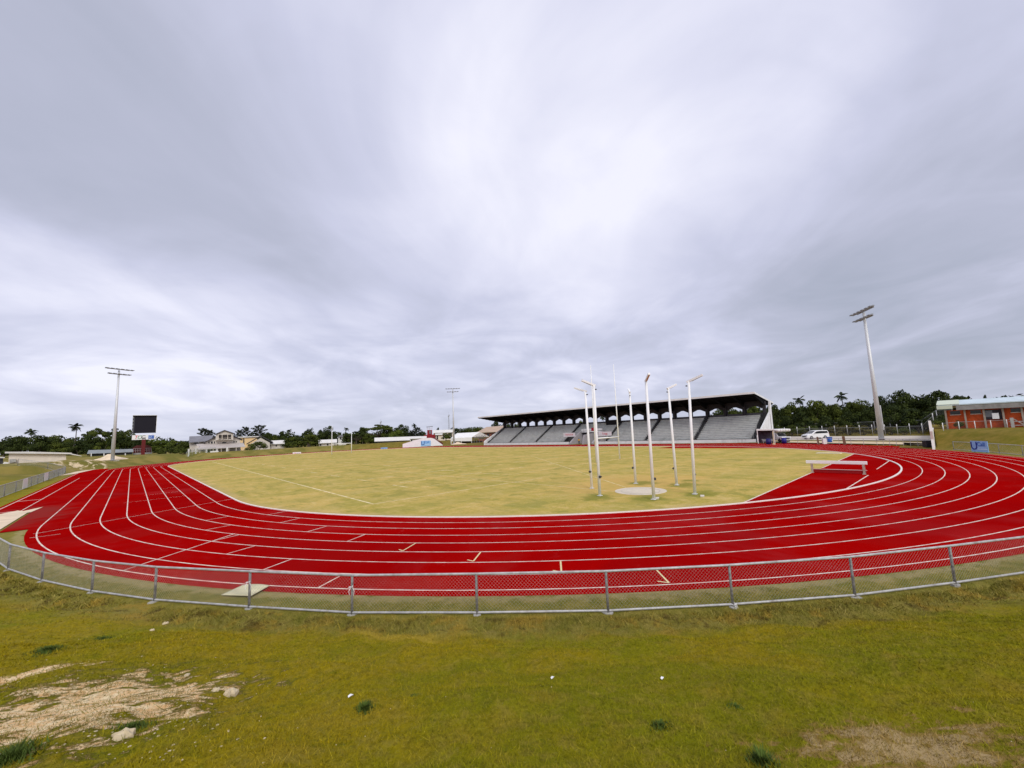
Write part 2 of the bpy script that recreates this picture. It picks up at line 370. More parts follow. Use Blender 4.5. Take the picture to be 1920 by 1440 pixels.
# ------------------------------------------------------------------ track, infield and markings
def stadium(r, n=96, y0=0.0, y1=L):     # closed outline, counter-clockwise from the right end of the near bend
    pts = []
    for i in range(n+1):
        a = math.pi*i/n; pts.append((-r*math.cos(a), y0-r*math.sin(a)))
    for i in range(n+1):
        a = math.pi*i/n; pts.append((r*math.cos(a), y1+r*math.sin(a)))
    return pts
def ring(mb, r0, r1, z, n=96):
    a, b = stadium(r0, n), stadium(r1, n); k = len(a)
    mb.add([(x, y, z) for x, y in a]+[(x, y, z) for x, y in b], [(i, k+i, k+(i+1) % k, (i+1) % k) for i in range(k)]); return mb
def quad(mb, p, z): return mb.add([(x, y, z) for x, y in p], [tuple(range(len(p)))])
def strip(mb, a, b, w, z):
    a, b = Vector(a), Vector(b); d = (b-a).normalized(); o = Vector((-d.y, d.x))*w/2
    return quad(mb, [a-o, b-o, b+o, a+o], z)

m = bpy.data.materials.new('red_track'); m.use_nodes = True; n = NB(m.node_tree); b = m.node_tree.nodes['Principled BSDF']
geo = m.node_tree.nodes.new('ShaderNodeNewGeometry'); pos = geo.outputs['Position']
c = n.mix(n.step(n.noise(pos, .28, 5, .6, .6), .42, .66), (.43, .0010, .0008), (.40, .007, .006))
c = n.mix(n.step(n.noise(n.vmul(pos, (1, .5, 1)), .16, 4, .6, 1.0), .52, .68, 0, .45), c, (.42, .035, .038))
c = n.mix(n.step(n.noise(pos, 60, 3, .8), .35, .75, .45, 0), c, (.15, .0005, .001))
c = n.mix(n.step(n.noise(n.vmul(pos, (.7, 1, 1)), .09, 5, .6, 1.0), .44, .62, 0, .5), c, (.255, .001, .002))
c = n.mix(n.step(n.noise(pos, 1.1, 6, .72, .5), .60, .76, 0, .35), c, (.43, .05, .05))
c = n.mix(n.step(n.noise(pos, 150, 2, .8), .60, .75, 0, .4), c, (.48, .07, .06))
tx, ty, tz = n.sep(pos)
pu = n.math('SQRT', n.math('ADD', n.math('POWER', n.math('DIVIDE', n.math('ADD', tx, 48.3), 3.4), 2.0), n.math('POWER', n.math('DIVIDE', n.math('SUBTRACT', ty, 6.0), 9.5), 2.0)))
pf = n.math('ADD', n.math('SUBTRACT', 1.0, pu), n.math('MULTIPLY', n.math('SUBTRACT', n.noise(pos, .5, 5, .6), .5), 1.6))
c = n.mix(n.step(pf, .0, .6, 0, .75), c, (.24, .035, .03))
n.put(b.inputs['Base Color'], c); b.inputs['Roughness'].default_value = .95; b.inputs['Specular IOR Level'].default_value = 0.0
bp = m.node_tree.nodes.new('ShaderNodeBump'); bp.inputs['Strength'].default_value = .5; bp.inputs['Distance'].default_value = .01
n.put(bp.inputs['Height'], n.noise(pos, 90, 3, .8)); n.l.new(bp.outputs[0], b.inputs['Normal'])
TRACK = m

R0, LW = 36.5, 1.22
tr = MB(); ring(tr, R0-.02, R0+8*LW+.42, .006)
tag(tr.build('running_track', TRACK), kind='structure')
ap = MB()
quad(ap, [(-50.25, 9.3), (-46.2, 9.3), (-46.2, 99), (-49.2, 99), (-50.25, 92)], .002)
quad(ap, [(-47.75, -1.5), (-46.2, -1.5), (-46.2, 9.3), (-47.75, 9.3)], .002)
quad(ap, [(30, -34.4), (47.4, -34.4), (47.4, .2), (30, .2)], .002)
tag(ap.build('track_apron', TRACK), kind='structure')

# infield grass
m = bpy.data.materials.new('infield_turf'); m.use_nodes = True; n = NB(m.node_tree); b = m.node_tree.nodes['Principled BSDF']
geo = m.node_tree.nodes.new('ShaderNodeNewGeometry'); pos = geo.outputs['Position']; x, y, z = n.sep(pos)
s1 = n.noise(n.vmul(pos, (1, .55, 1)), .16, 5, .6, .5); s2 = n.noise(pos, .75, 5, .65); s3 = n.noise(pos, 7, 4, .7)
c = n.mix(n.step(s1, .38, .62), (.63, .445, .125), (.465, .370, .075))
c = n.mix(n.step(s2, .48, .64, 0, .7), c, (.66, .48, .17))
c = n.mix(n.step(s2, .32, .46, .75, 0), c, (.275, .27, .05))
s5 = n.noise(n.vmul(pos, (1, .7, 1)), .42, 6, .7, .6); c = n.mix(n.step(s5, .54, .64, 0, .6), c, (.235, .245, .045)); c = n.mix(n.step(s5, .36, .46, .5, 0), c, (.70, .52, .20))
c = n.mix(n.step(s3, .30, .70, .35, 0), c, (.26, .20, .045))
s4 = n.noise(n.vmul(pos, (1.2, .25, 1)), 1.3, 4, .65); c = n.mix(n.step(s4, .52, .70, 0, .6), c, (.27, .25, .055)); c = n.mix(n.step(s4, .28, .44, .6, 0), c, (.66, .50, .19))
bands = n.math('SINE', n.math('ADD', n.math('MULTIPLY', y, 1.15), n.math('MULTIPLY', n.noise(pos, .2, 2), 2.0))); c = n.mix(n.step(bands, -.4, .6, 0, .28), c, (.33, .30, .07))
c = n.mix(n.step(n.noise(pos, 2.6, 6, .72), .52, .68, 0, .5), c, (.25, .235, .05)); c = n.mix(n.step(n.noise(pos, 22, 3, .75), .52, .72, 0, .5), c, (.70, .56, .24))
def blob(c, cx, cy, rx, ry, col, ns, k):
    u = n.math('DIVIDE', n.math('SUBTRACT', x, cx), rx); v = n.math('DIVIDE', n.math('SUBTRACT', y, cy), ry)
    rr = n.math('SQRT', n.math('ADD', n.math('MULTIPLY', u, u), n.math('MULTIPLY', v, v)))
    f = n.math('ADD', n.math('SUBTRACT', 1.0, rr), n.math('MULTIPLY', n.math('SUBTRACT', n.noise(pos, ns, 5, .65), .5), 1.8))
    return n.mix(n.step(f, 0, .7, 0, k), c, col)
c = blob(c, -14, -22, 9, 7, (.60, .395, .12), .5, .8)
for gx, gy, rx, ry in ((-21.2, -23.4, 1.8, 1.5), (-19.8, -26.3, 2.0, 1.3), (-14.0, -22.4, 1.8, 1.6), (-13.6, -25.6, 2.0, 1.4), (-16.8, -28.2, 1.8, 1.2), (-11.2, -24.8, 1.2, .8)):
    c = blob(c, gx, gy, rx, ry, (.19, .20, .03), 1.2, .75)
d0 = n.math('SQRT', n.math('ADD', n.math('MULTIPLY', x, x), n.math('POWER', n.math('ADD', n.math('MAXIMUM', n.math('MULTIPLY', y, -1.0), 0.0), n.math('MAXIMUM', n.math('SUBTRACT', y, L), 0.0)), 2.0)))
c = n.mix(n.step(n.math('ADD', d0, n.math('MULTIPLY', n.math('SUBTRACT', s2, .5), 1.5)), 35.4, 36.2, 0, .5), c, (.50, .38, .17))
n.put(b.inputs['Base Color'], c); b.inputs['Roughness'].default_value = .95; b.inputs['Specular IOR Level'].default_value = .05
bp = m.node_tree.nodes.new('ShaderNodeBump'); bp.inputs['Strength'].default_value = .7; bp.inputs['Distance'].default_value = .03
n.put(bp.inputs['Height'], n.noise(pos, 9, 5, .75)); n.l.new(bp.outputs[0], b.inputs['Normal'])
INFIELD = m
YC = -31.25                             # chord between grass and the red area inside the near bend
mb = MB(); pts = [p for p in stadium(R0-.02)]
xc = math.sqrt((R0-.02)**2-YC**2)
field = [p for p in pts if p[1] > YC]; i0 = next(i for i, p in enumerate(pts) if p[1] <= YC)
left_part = pts[:i0]; right_part = [p for p in pts[i0:] if p[1] > YC]
quad(mb, left_part+[(-xc, YC), (xc, YC)]+right_part, 0.0)
tag(mb.build('infield', INFIELD), kind='structure')
# red area inside the near bend, left open where the water jump is sunk
PX0, PX1, PY0, PY1 = -2.35, 1.25, -34.75, -31.35
mb = MB()
seg = [(-xc+2*xc*i/60, -1) for i in range(61)]
cuts = sorted(set([s[0] for s in seg]+[PX0, PX1]))
for a, e in zip(cuts[:-1], cuts[1:]):
    ya, ye = -math.sqrt((R0-.02)**2-a*a), -math.sqrt((R0-.02)**2-e*e)
    if a >= PX0-1e-6 and e <= PX1+1e-6:
        quad(mb, [(a, ya), (e, ye), (e, PY0), (a, PY0)], .003); quad(mb, [(a, PY1), (e, PY1), (e, YC), (a, YC)], .003)
    else: quad(mb, [(a, ya), (e, ye), (e, YC), (a, YC)], .003)
tag(mb.build('bend_apron', TRACK), kind='structure')

# white lane lines (each its own sheet, 4 mm above the track)
mb = MB()
for k in range(1, 9): ring(mb, R0+k*LW-.028, R0+k*LW+.028, .0105, 128)
tag(mb.build('lane_lines', LINE), kind='structure')
def polar(r, phi): a = R(phi); return (r*math.sin(a), -r*math.cos(a))
mk = MB(); yk = MB()
for lane, phi in ((0, -74.9), (1, -69.9), (2, -64.6), (3, -59.7)):
    strip(mk, polar(R0+lane*LW+.04, phi), polar(R0+(lane+1)*LW-.04, phi), .06, .0105)
for lane, phi in ((4, -55.15), (5, -50.9), (6, -46.95), (7, -43.25)):
    strip(yk, polar(R0+lane*LW+.04, phi), polar(R0+(lane+1)*LW-.12, phi), .055, .0105)
    strip(yk, polar(R0+(lane+1)*LW-.12, phi), polar(R0+(lane+1)*LW-.28, phi-.34), .055, .0115)
for lane, phi in ((5, -64.8), (6, -60.25), (7, -56.05), (4, -68.9), (3, -73.3), (2, -78.0)):
    strip(mk, polar(R0+lane*LW+.04, phi), polar(R0+(lane+1)*LW-.04, phi), .06, .0105)
a, e = Vector((-42.55, -18.0)), Vector((-38.73, -14.4)); strip(mk, a, e, .06, .0125)
strip(mk, (-46.2, -4.1), (-36.6, 1.4), .05, .0125); strip(mk, (-46.15, -5.55), (-45.1, -5.6), .05, .0125)
for yy in (8.2, 13.5, 19.5): strip(mk, (-44.9+yy*.25, yy), (-39.0, yy+.4), .04, .0125)
for yy, x0, x1 in ((50.0, -38.0, -36.7), (52.2, -41.0, -38.0)): strip(mk, (x0, yy), (x1, yy), .06, .0125)
# run-up lines beside the straight, and the chute
strip(mk, (-48.45, 9.5), (-48.45, 60), .06, .0065); strip(mk, (-49.95, 9.5), (-50.0, 92), .08, .0065)
strip(mk, (-49.9, 11.2), (-48.5, 11.2), .20, .0065); strip(mk, (-49.9, 21.2), (-48.5, 21.2), .20, .0065)
# lines inside the bend
strip(mk, (-11.3, -34.68), (-3.0, -34.9), .08, .0075); strip(mk, (1.6, -34.95), (10.2, -35.1), .08, .0075)
strip(mk, (-xc+.1, YC), (PX0-.4, YC), .10, .0075); strip(mk, (PX1+.2, YC), (xc-.1, YC), .10, .0075)
tag(mk.build('track_markings', LINE), kind='structure'); tag(yk.build('stagger_marks', YLINE), kind='structure')
# pitch lines, faint
FAINT = mat('worn_pitch_line', (.80, .70, .40), .9, .10, 1.2, two=((.62, .50, .20), 1.3))
pl = MB(); PXL, PXR, PY_A, PY_B = -30.8, 33.4, -12.1, 97.0
for a, e, w in (((PXL, PY_A), (PXL+3.6, PY_B), .14), ((PXL, PY_A), (-15, PY_A-.4), .11), ((-24, -7.2), (33, -7.2), .08), ((-26.5, 15), (33, 15), .08),
                ((-25, 42.2), (33, 42.2), .08), ((-24, 69.5), (33, 69.5), .08), ((33.4, -12), (33.4, 97), .10), ((-26, 91.6), (33, 91.6), .08),
                ((-16.6, -22.6), (8.5, 13.2), .07), ((-18.6, -22.9), (-18.0, 20), .06)): strip(pl, a, e, w, .004)
for yy in (-2.2, 5, 32.2, 52.2):
    for xx in np.arange(-24, 32, 7.0): strip(pl, (xx, yy), (xx+2.8, yy), .16, .0045)
for xx in (-25.0, -14.5):
    for yy in np.arange(-6, 90, 9.0): strip(pl, (xx+.03*yy, yy), (xx+.03*yy, yy+2.8), .14, .0045)
tag(pl.build('pitch_lines', FAINT), kind='structure')
# raised aluminium kerb of lane one
kb = MB(); a, e = stadium(R0-.04, 128), stadium(R0+.07, 128); k = len(a)
kb.add([(x, y, .0) for x, y in a]+[(x, y, .055) for x, y in a]+[(x, y, .055) for x, y in e]+[(x, y, .0) for x, y in e],
       [f for i in range(k) for j in [(i+1) % k] for f in ((i, k+i, k+j, j), (k+i, 2*k+i, 2*k+j, k+j), (2*k+i, 3*k+i, 3*k+j, 2*k+j))])
tag(kb.build('track_kerb', mat('kerb_cream', (.86, .80, .72), .6, .05, 3)), kind='structure')
# sand of the long-jump pit and the sand fan by the far corner
SAND = mat('pale_sand', (.74, .60, .42), .95, .10, 1.2)
sp = MB(); quad(sp, [(-52.6, -.4), (-47.9, -.4), (-47.9, 9.2), (-52.6, 9.2)], .010)
quad(sp, [(-48.6, 8.2), (-47.75, 9.0), (-47.5, 12.5), (-48.3, 10.6), (-48.7, 11.6), (-49.6, 9.4)], .016)
quad(sp, [(-52.0, 76), (-50.3, 79), (-48.6, 97), (-47.6, 99.5), (-50.6, 96)], .03)
tag(sp.build('sand_pit', SAND), kind='structure')

# ------------------------------------------------------------------ grass blades on the near bank (stuff)
def blades(name, N, hmin, hmax, wid, sampler, keep):
    p = sampler(N); z = height(p[:, 0], p[:, 1]); ok = keep(p); p = p[ok]; z = z[ok]; k = len(p)
    ang = RNG.uniform(0, 2*np.pi, k); h = RNG.uniform(hmin, hmax, k)*np.where(RNG.random(k) < .04, 2.1, 1.0); w = RNG.uniform(.6, 1.3, k)*wid*np.maximum(1.0, np.hypot(p[:, 0]-CX, p[:, 1]-CY)/6.5)
    lean = RNG.normal(0, .8, (k, 2))*h[:, None]
    base = np.stack([p[:, 0], p[:, 1], z-.004], 1); ux = np.stack([np.cos(ang), np.sin(ang), 0*ang], 1)*w[:, None]
    tip = base+np.stack([lean[:, 0], lean[:, 1], h], 1)
    V = np.concatenate([base-ux, base+ux, tip], 0); F = np.stack([np.arange(k), np.arange(k)+k, np.arange(k)+2*k], 1)
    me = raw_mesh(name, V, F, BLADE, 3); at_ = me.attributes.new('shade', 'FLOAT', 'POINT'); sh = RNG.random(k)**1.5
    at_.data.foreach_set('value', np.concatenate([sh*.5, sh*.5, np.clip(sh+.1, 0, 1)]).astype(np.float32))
    o = bpy.data.objects.new(name, me); COL.objects.link(o); return o
def near_sampler(N):
    D = np.where(RNG.random(N) < .74, 1.1+11.8*RNG.random(N)**.9, 11.5+17*RNG.random(N)**1.2); az = YAW+R(2)+RNG.uniform(-R(62), R(62), N); return np.stack([CX+D*np.sin(az), CY+D*np.cos(az)], 1)
def near_keep(p):
    d = np.hypot(p[:, 0], np.minimum(p[:, 1], 0)); f = (((p[:, 0]-DIRT.x)*math.cos(DANG)+(p[:, 1]-DIRT.y)*math.sin(DANG))/DLEN)**2+(((p[:, 1]-DIRT.y)*math.cos(DANG)-(p[:, 0]-DIRT.x)*math.sin(DANG))/.6)**2
    f2 = (p[:, 0]-DIRT2.x)**2+(p[:, 1]-DIRT2.y)**2
    return (d > 46.75) & ((f > 1.6) | (RNG.random(len(p)) < .35)) & ((f2 > .3**2) | (RNG.random(len(p)) < .3))
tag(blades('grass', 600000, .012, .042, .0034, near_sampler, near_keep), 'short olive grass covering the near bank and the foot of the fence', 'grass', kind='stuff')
def foot_sampler(N):
    ph = R(-84)+R(66)*RNG.random(N); r = 48.0+np.abs(RNG.normal(-.1, .45, N)); keepn = RNG.random(N); return np.stack([r*np.sin(ph), -r*np.cos(ph)], 1)
def foot_keep(p):
    return RNG.random(len(p))*1.6-1.0 < (np.sin(p[:, 0]*2.1)+np.sin(p[:, 1]*1.7+1)+np.sin((p[:, 0]+p[:, 1])*.9))*.5
tag(blades('tall_grass', 42000, .03, .115, .0045, foot_sampler, foot_keep), 'longer dry grass along the foot of the near fence', 'grass', kind='stuff')

# ================================================================== THINGS
def v2(phi, r=47.8): a = R(phi); return (r*math.sin(a), -r*math.cos(a))
def chain_link(name, label, posts, hgt_m, m_post, m_rail, pitch, wr, rr=.030, pr=.032, group=None, bottom=.06, foot=True, tips=None, top_ext=0.0, meshmat=None, panels=None):
    """a fence along a polyline of ground points: posts, top and bottom rail, woven wire"""
    root = thing(name, label, 'fence', (posts[0][0], posts[0][1], hgt(*posts[0])), group=group)
    o = Vector(root.location); P = [Vector((x, y, hgt(x, y)))-o for x, y in posts]; H = Vector((0, 0, hgt_m))
    proto = None
    for i, p in enumerate(P[:100]):
        if proto is None:
            proto = MB().tube((0, 0, -.25), (0, 0, hgt_m+top_ext), pr, pr, 8).sphere((0, 0, hgt_m+top_ext), (pr*1.1, pr*1.1, pr*.6)).mesh('post', m_post, True)
            pad = MB().prism([(.12*math.cos(k*1.05)*(1+.3*(k % 2)), .10*math.sin(k*1.05), -.1) for k in range(6)], (0, 0, .125)).mesh('footing', CONC) if foot else None
            tip = MB().box((0, 0, hgt_m+top_ext-.18), (.13, .13, .42)).mesh('post_cap', tips) if tips else None
        q = bpy.data.objects.new('post', proto); COL.objects.link(q); q.parent = root; q.location = p
        if foot: f = bpy.data.objects.new('footing', pad); COL.objects.link(f); f.parent = q; f.rotation_euler = (0, 0, i*1.3)
        if tips: f = bpy.data.objects.new('post_cap', tip); COL.objects.link(f); f.parent = q
    MB().path([p+H for p in P], rr, 8).build('top_rail', m_rail, root, True)
    if bottom is not None: MB().path([p+Vector((0, 0, bottom)) for p in P], rr*.9, 8).build('bottom_rail', m_rail, root, True)
    w = MB(); b0 = bottom or 0
    for a, e in zip(P[:-1], P[1:]):
        ln = (e-a).length; d = (e-a)/ln; hh = hgt_m-b0; k = int((ln+hh)/pitch)
        for s in (1, -1):
            for i in range(k):
                u0 = i*pitch-hh; u1 = u0+hh; c0, c1 = max(u0, 0), min(u1, ln)
                if c1-c0 < .01: continue
                z0, z1 = b0+(c0-u0), b0+(c1-u0)
                if s < 0: z0, z1 = b0+hgt_m-z0, b0+hgt_m-z1
                w.tube(a+d*c0+Vector((0, 0, z0)), a+d*c1+Vector((0, 0, z1)), wr, wr, 3, False)
    w.build('wire_mesh', meshmat or GALV, root)
    for (i, f0, f1, mm) in (panels or []):
        a, e = P[i], P[i+1]; p0, p1 = a+(e-a)*f0, a+(e-a)*f1; dn = (e-a).normalized(); nn = Vector((dn.y, -dn.x, 0))*.06
        MB().prism([p0+nn+Vector((0, 0, .06)), p1+nn+Vector((0, 0, .06)), p1+nn+Vector((0, 0, hgt_m-.02)), p0+nn+Vector((0, 0, hgt_m-.02))], -nn*.4).build('board_panel', mm, root)
    return root

PH = [-80.8, -77.0, -73.1, -68.8, -64.8, -61.2, -57.07, -53.4, -49.5, -45.7, -42.1, -38.35, -34.86]+[-31+3.83*i for i in range(18)]
near_fence = chain_link('chain_link_fence', 'waist-high galvanised chain-link fence curving round the near bend below the grass bank', [v2(p) for p in PH], .96, RUSTPIPE, GALV, .088, .0017, meshmat=mat('near_wire', (.36, .35, .32), .6, .2, 6))
chain_link('chain_link_fence', 'grey chain-link fence with two white boards beside the run-up lane', [(-51.9, y) for y in (12, 18, 24, 30, 36, 41, 46, 51, 56.5, 62, 68, 74, 80, 85)]+[(-54.5, 87.5), (-58.5, 89)], 1.25, RUSTPIPE, GALV, .12, .0038, pr=.045, foot=False,
           meshmat=mat('dull_wire', (.30, .31, .29), .7), panels=[(4, .75, 1.0, WHITE), (5, .0, .4, WHITE), (8, .05, .8, WHITE)])

# loose ties on the near fence
for phi, zz, lab in ((-53.4, .66, 'white plastic ribbon knotted to the fence post left of the middle'), (-57.07, .70, 'white cord tied to the fence post by the loose board'), (-42.1, .06, 'pale ribbon tied low on the fence post right of the middle')):
    x, y = v2(phi, 47.86); t_ = MB()
    t_.path([(x+.05*math.cos(k*.9), y+.05*math.sin(k*.9), zz+.004*k) for k in range(9)], .007, 5)
    t_.path([(x+.03, y-.05, zz), (x+.06, y-.07, zz-.09), (x+.04, y-.08, zz-.19)], .009, 5, .004)
    t_.path([(x-.03, y-.05, zz), (x-.07, y-.06, zz-.06), (x-.06, y-.08, zz-.15)], .009, 5, .004)
    tag(t_.build('ribbon', BRIGHT), lab, 'ribbon')

# loose board on the grass behind the fence
c4 = [(-40.49, -24.19), (-39.93, -25.11), (-39.35, -24.57), (-39.9, -23.72)]
bd = MB()
NBX = 8
for j in range(NBX+1):
    for i in range(NBX+1):
        u, w_ = i/NBX, j/NBX
        x = (c4[0][0]*(1-u)+c4[1][0]*u)*(1-w_)+(c4[3][0]*(1-u)+c4[2][0]*u)*w_; y = (c4[0][1]*(1-u)+c4[1][1]*u)*(1-w_)+(c4[3][1]*(1-u)+c4[2][1]*u)*w_
        bd.v.append((x, y, .045+.05*math.sin(u*2.6)*w_+.03*(1-w_)*u))
bd.f = [(j*(NBX+1)+i, j*(NBX+1)+i+1, (j+1)*(NBX+1)+i+1, (j+1)*(NBX+1)+i) for j in range(NBX) for i in range(NBX)]
o = bd.build('sheet', mat('faded_sheet', (.66, .61, .38), .7, .12, 3, stain=((.45, .38, .22), 2)), None, True)
s_ = o.modifiers.new('thick', 'SOLIDIFY'); s_.thickness = .015
tag(o, 'loose cream board lying on the grass behind the near fence', 'board')

# ---------------- throwing circle and cage poles
CC = Vector((-17.55, -24.35, 0))
tc_ = thing('throwing_circle', 'round pale concrete throwing circle set in the worn grass', 'throwing circle', CC)
disc = lambda r, z, k=48: [(r*math.cos(2*math.pi*i/k), r*math.sin(2*math.pi*i/k), z) for i in range(k)]
MB().prism(disc(1.72, -.05), (0, 0, .065)).build('slab', mat('circle_concrete', (.66, .58, .45), .9, .08, 3, stain=((.5, .42, .3), 1.5)), tc_)
rg = MB(); a, e = disc(1.25, .021), disc(1.31, .021); rg.add(a+e, [(i, 48+i, 48+(i+1) % 48, (i+1) % 48) for i in range(48)]); rg.build('rim', mat('dull_rim', (.56, .50, .40), .7), tc_)
def cage_pole(base, top, label, red=False):
    t_ = thing('cage_pole', label, 'pole', (base[0], base[1], 0), group='tall white poles of the throwing cage')
    tp = Vector((top[0]-base[0], top[1]-base[1], top[2]))
    MB().tube((0, 0, -.1), tp, .098, .076, 12).build('pole', BRIGHT, t_, True)
    out = Vector((base[0]-CC.x, base[1]-CC.y, 0)).normalized(); e = tp+out*.9+Vector((0, 0, .31))
    arm = MB().bar(tp-out*.12-Vector((0, 0, .04)), e, .12, .12).build('arm', BRIGHT, t_)
    MB().bar(tp+out*.2-Vector((0, 0, .015)), e-out*.08-Vector((0, 0, .085)), .10, .02).build('arm_channel', mat('red_brown_rust', (.58, .36, .33), .7) if red else mat('shadow_grey', (.42, .42, .44), .6), arm)
    side = Vector((-out.y, out.x, 0))
    MB().box(tp*.17+side*.15, (.09, .09, .15)).tube(tp*.17+side*.15-out*.12, tp*.17+side*.15+out*.09, .04, n=8).build('winch', DARKSTEEL, t_)
    MB().tube(tp*.96-out*.1, tp*.96-out*.2, .04, .04, 8).build('pulley', DARKSTEEL, t_)
    MB().box((0, 0, .03), (.28, .28, .02)).build('base_plate', WHITE, t_)
    return t_
for b_, t_, lab, red in (((-18.21, -20.73), (-18.26, -20.67, 7.22), 'far left white cage pole, its arm pointing left, furthest along the worn grass', False),
        ((-20.61, -23.20), (-20.59, -23.23, 7.27), 'white cage pole left of the throwing circle, standing in dark green grass', False),
        ((-14.59, -22.18), (-14.56, -22.20, 7.12), 'thinnest-looking white cage pole, directly behind the throwing circle', False),
        ((-20.10, -26.77), (-20.07, -26.83, 7.16), 'white cage pole standing in front of the throwing circle, rust red under its arm', True),
        ((-14.01, -25.23), (-14.03, -25.20, 7.12), 'white cage pole behind the circle at right, arm tilted up to the right', False),
        ((-17.16, -27.96), (-17.07, -28.16, 7.13), 'rightmost white cage pole, nearest the red bend, with its long arm to the right', False)):
    cage_pole(b_, t_, lab, red)
for (px, py) in ((1317, 931), (1232, 935)):
    p = gpt(px, py); tag(MB().box((p.x, p.y, .03), (.5, .22, .06), .4).build('slab', PALECONC), 'small flat pale slab in the grass '+('right of the rightmost cage pole' if px > 1300 else 'by the foot of the front cage pole'), 'slab')

# ---------------- rugby goals
def goal(p0, p1, zt0, zt1, r, label):
    t_ = thing('rugby_goal', label, 'goal posts', (p0[0], p0[1], 0)); d = Vector((p1[0]-p0[0], p1[1]-p0[1], 0))
    MB().tube((0, 0, -.1), (0, 0, zt0), r, r*.42, 10).build('post', BRIGHT, t_, True); MB().tube(d, d+Vector((0, 0, zt1)), r, r*.42, 10).build('post', BRIGHT, t_, True)
    MB().tube(Vector((0, 0, 3.05)), d+Vector((0, 0, 3.05)), r*.8, n=8).build('crossbar', BRIGHT, t_, True)
def onY(px, py, Y):
    d = ray(px, py); t = (Y-CY)/d.y; return Vector((CX+d.x*t, Y, CZ+d.z*t))
goal((.4, -7.3), (5.75, -7.3), onY(1099, 684, -7.3).z, onY(1149, 683, -7.3).z, .10, 'tall white rugby goal posts behind the throwing cage, nearer end of the field')
a, e = onY(622, 849, 91.6), onY(659, 848, 91.6)
goal((a.x, 91.6), (e.x, 91.6), onY(622.5, 798, 91.6).z, onY(658.5, 812, 91.6).z, .14, 'white rugby goal posts at the far end of the field below the houses')

# ---------------- steeplechase water jump
wj = thing('water_jump', 'steeplechase water jump with a thick white hurdle bar over a red pit', 'hurdle', (-2.5, -34.75, 0))
MB().box((0, 1.85, .86), (.14, 3.95, .24)).build('bar', BRIGHT, wj, bevel=.015)
for yy in (.12, 3.45): MB().box((-.0, yy, .37), (.14, .15, .74)).box((-.0, yy, .02), (.5, .2, .03)).build('leg', mat('dull_white', (.42, .34, .28), .7, .15, 4), wj)
pit = MB(); W3 = 3.4
pit.add([(.15, 0, -.5), (.15, W3, -.5), (3.75, W3, .0), (3.75, 0, .0)], [(0, 3, 2, 1)])
pit.add([(.15, 0, -.5), (.15, W3, -.5), (.15, W3, .0), (.15, 0, .0)], [(0, 1, 2, 3)])
pit.add([(.15, 0, -.5), (3.75, 0, .0), (.15, 0, .0)], [(0, 1, 2)]); pit.add([(.15, W3, -.5), (3.75, W3, .0), (.15, W3, .0)], [(0, 2, 1)])
pit.build('pit', TRACK, wj)
MB().box((.06, 1.75, .16), (.16, 3.5, .24)).build('front_board', mat('deep_red', (.30, .004, .006), .7, .1, 2), wj); MB().box((.05, 1.75, .295), (.2, 3.6, .03)).build('lip', mat('pink_lip', (.62, .34, .32), .7), wj)
a, e = gpt(1532, 850), gpt(1577, 851)
tag(MB().bar(Vector((a.x, a.y, .05)), Vector((e.x, e.y, .05)), .7, .09).build('plank', mat('cream_board', (.78, .70, .50), .8, .08, 2)), 'long pale board lying on the grass near the far corner of the bend', 'board')

# ---------------- floodlight towers
def tower(base, ztop, label, gz=None, aim=(0, 42), wid=6.2):
    gz = hgt(*base) if gz is None else gz; H = ztop-gz
    ang = math.atan2(aim[1]-base[1], aim[0]-base[0])          # faces the field: local +X
    t_ = thing('floodlight_tower', label, 'floodlight', (base[0], base[1], gz), ang, 'floodlight towers at the corners of the stadium')
    MB().tube((0, 0, .0), (0, 0, H-.4), .39, .20, 12).build('mast', GREYPOLE, t_, True)
    MB().box((0, 0, -.05), (1.9, 1.9, .34)).build('base_pad', PALECONC, t_)
    MB().box((-.5, -.05, 3.9), (.10, .20, 4.2)).build('conduit', GREYPOLE, t_)
    MB().tube((0, 0, .30), (0, 0, .36), .85, n=12).build('flange', GALV, t_)
    for zz, ww, k in ((H, wid, 6), (H-1.35, wid*.8, 5)):
        arm = MB().box((.1, 0, zz-.10), (.16, ww, .16)).box((-.3, 0, zz-.12), (.1, ww*.8, .10))
        for q in np.linspace(-.42, .42, 5): arm.bar((.1, q*ww, zz-.1), (-.3, q*ww*.8, zz-.1), .05, .05)
        arm = arm.build('cross_arm', mat('arm_grey', (.30, .30, .31), .55), t_)
        for i in range(k):
            y_ = -ww/2+.3+(ww-.6)*i/(k-1)
            MB().box((.34, y_, zz-.05), (.62, .66, .16), 0, 0).box((.0, y_, zz+.06), (.3, .3, .16)).build('lamp', mat('lamp_grey', (.26, .27, .29), .5), arm)
    return t_
pr = at(1652, 821, 103); pR = (48.6, -31.2)
tower(pR, 22.9, 'tall grey floodlight tower behind the red bend, before the dark trees at right')
tower((-46.1, 116.0), 26.0, 'tall grey floodlight tower left of the big dark screen')
pm = at(851, 828, 180); tower((pm.x, pm.y), 24.3, 'most distant floodlight tower, beside the white marquee')

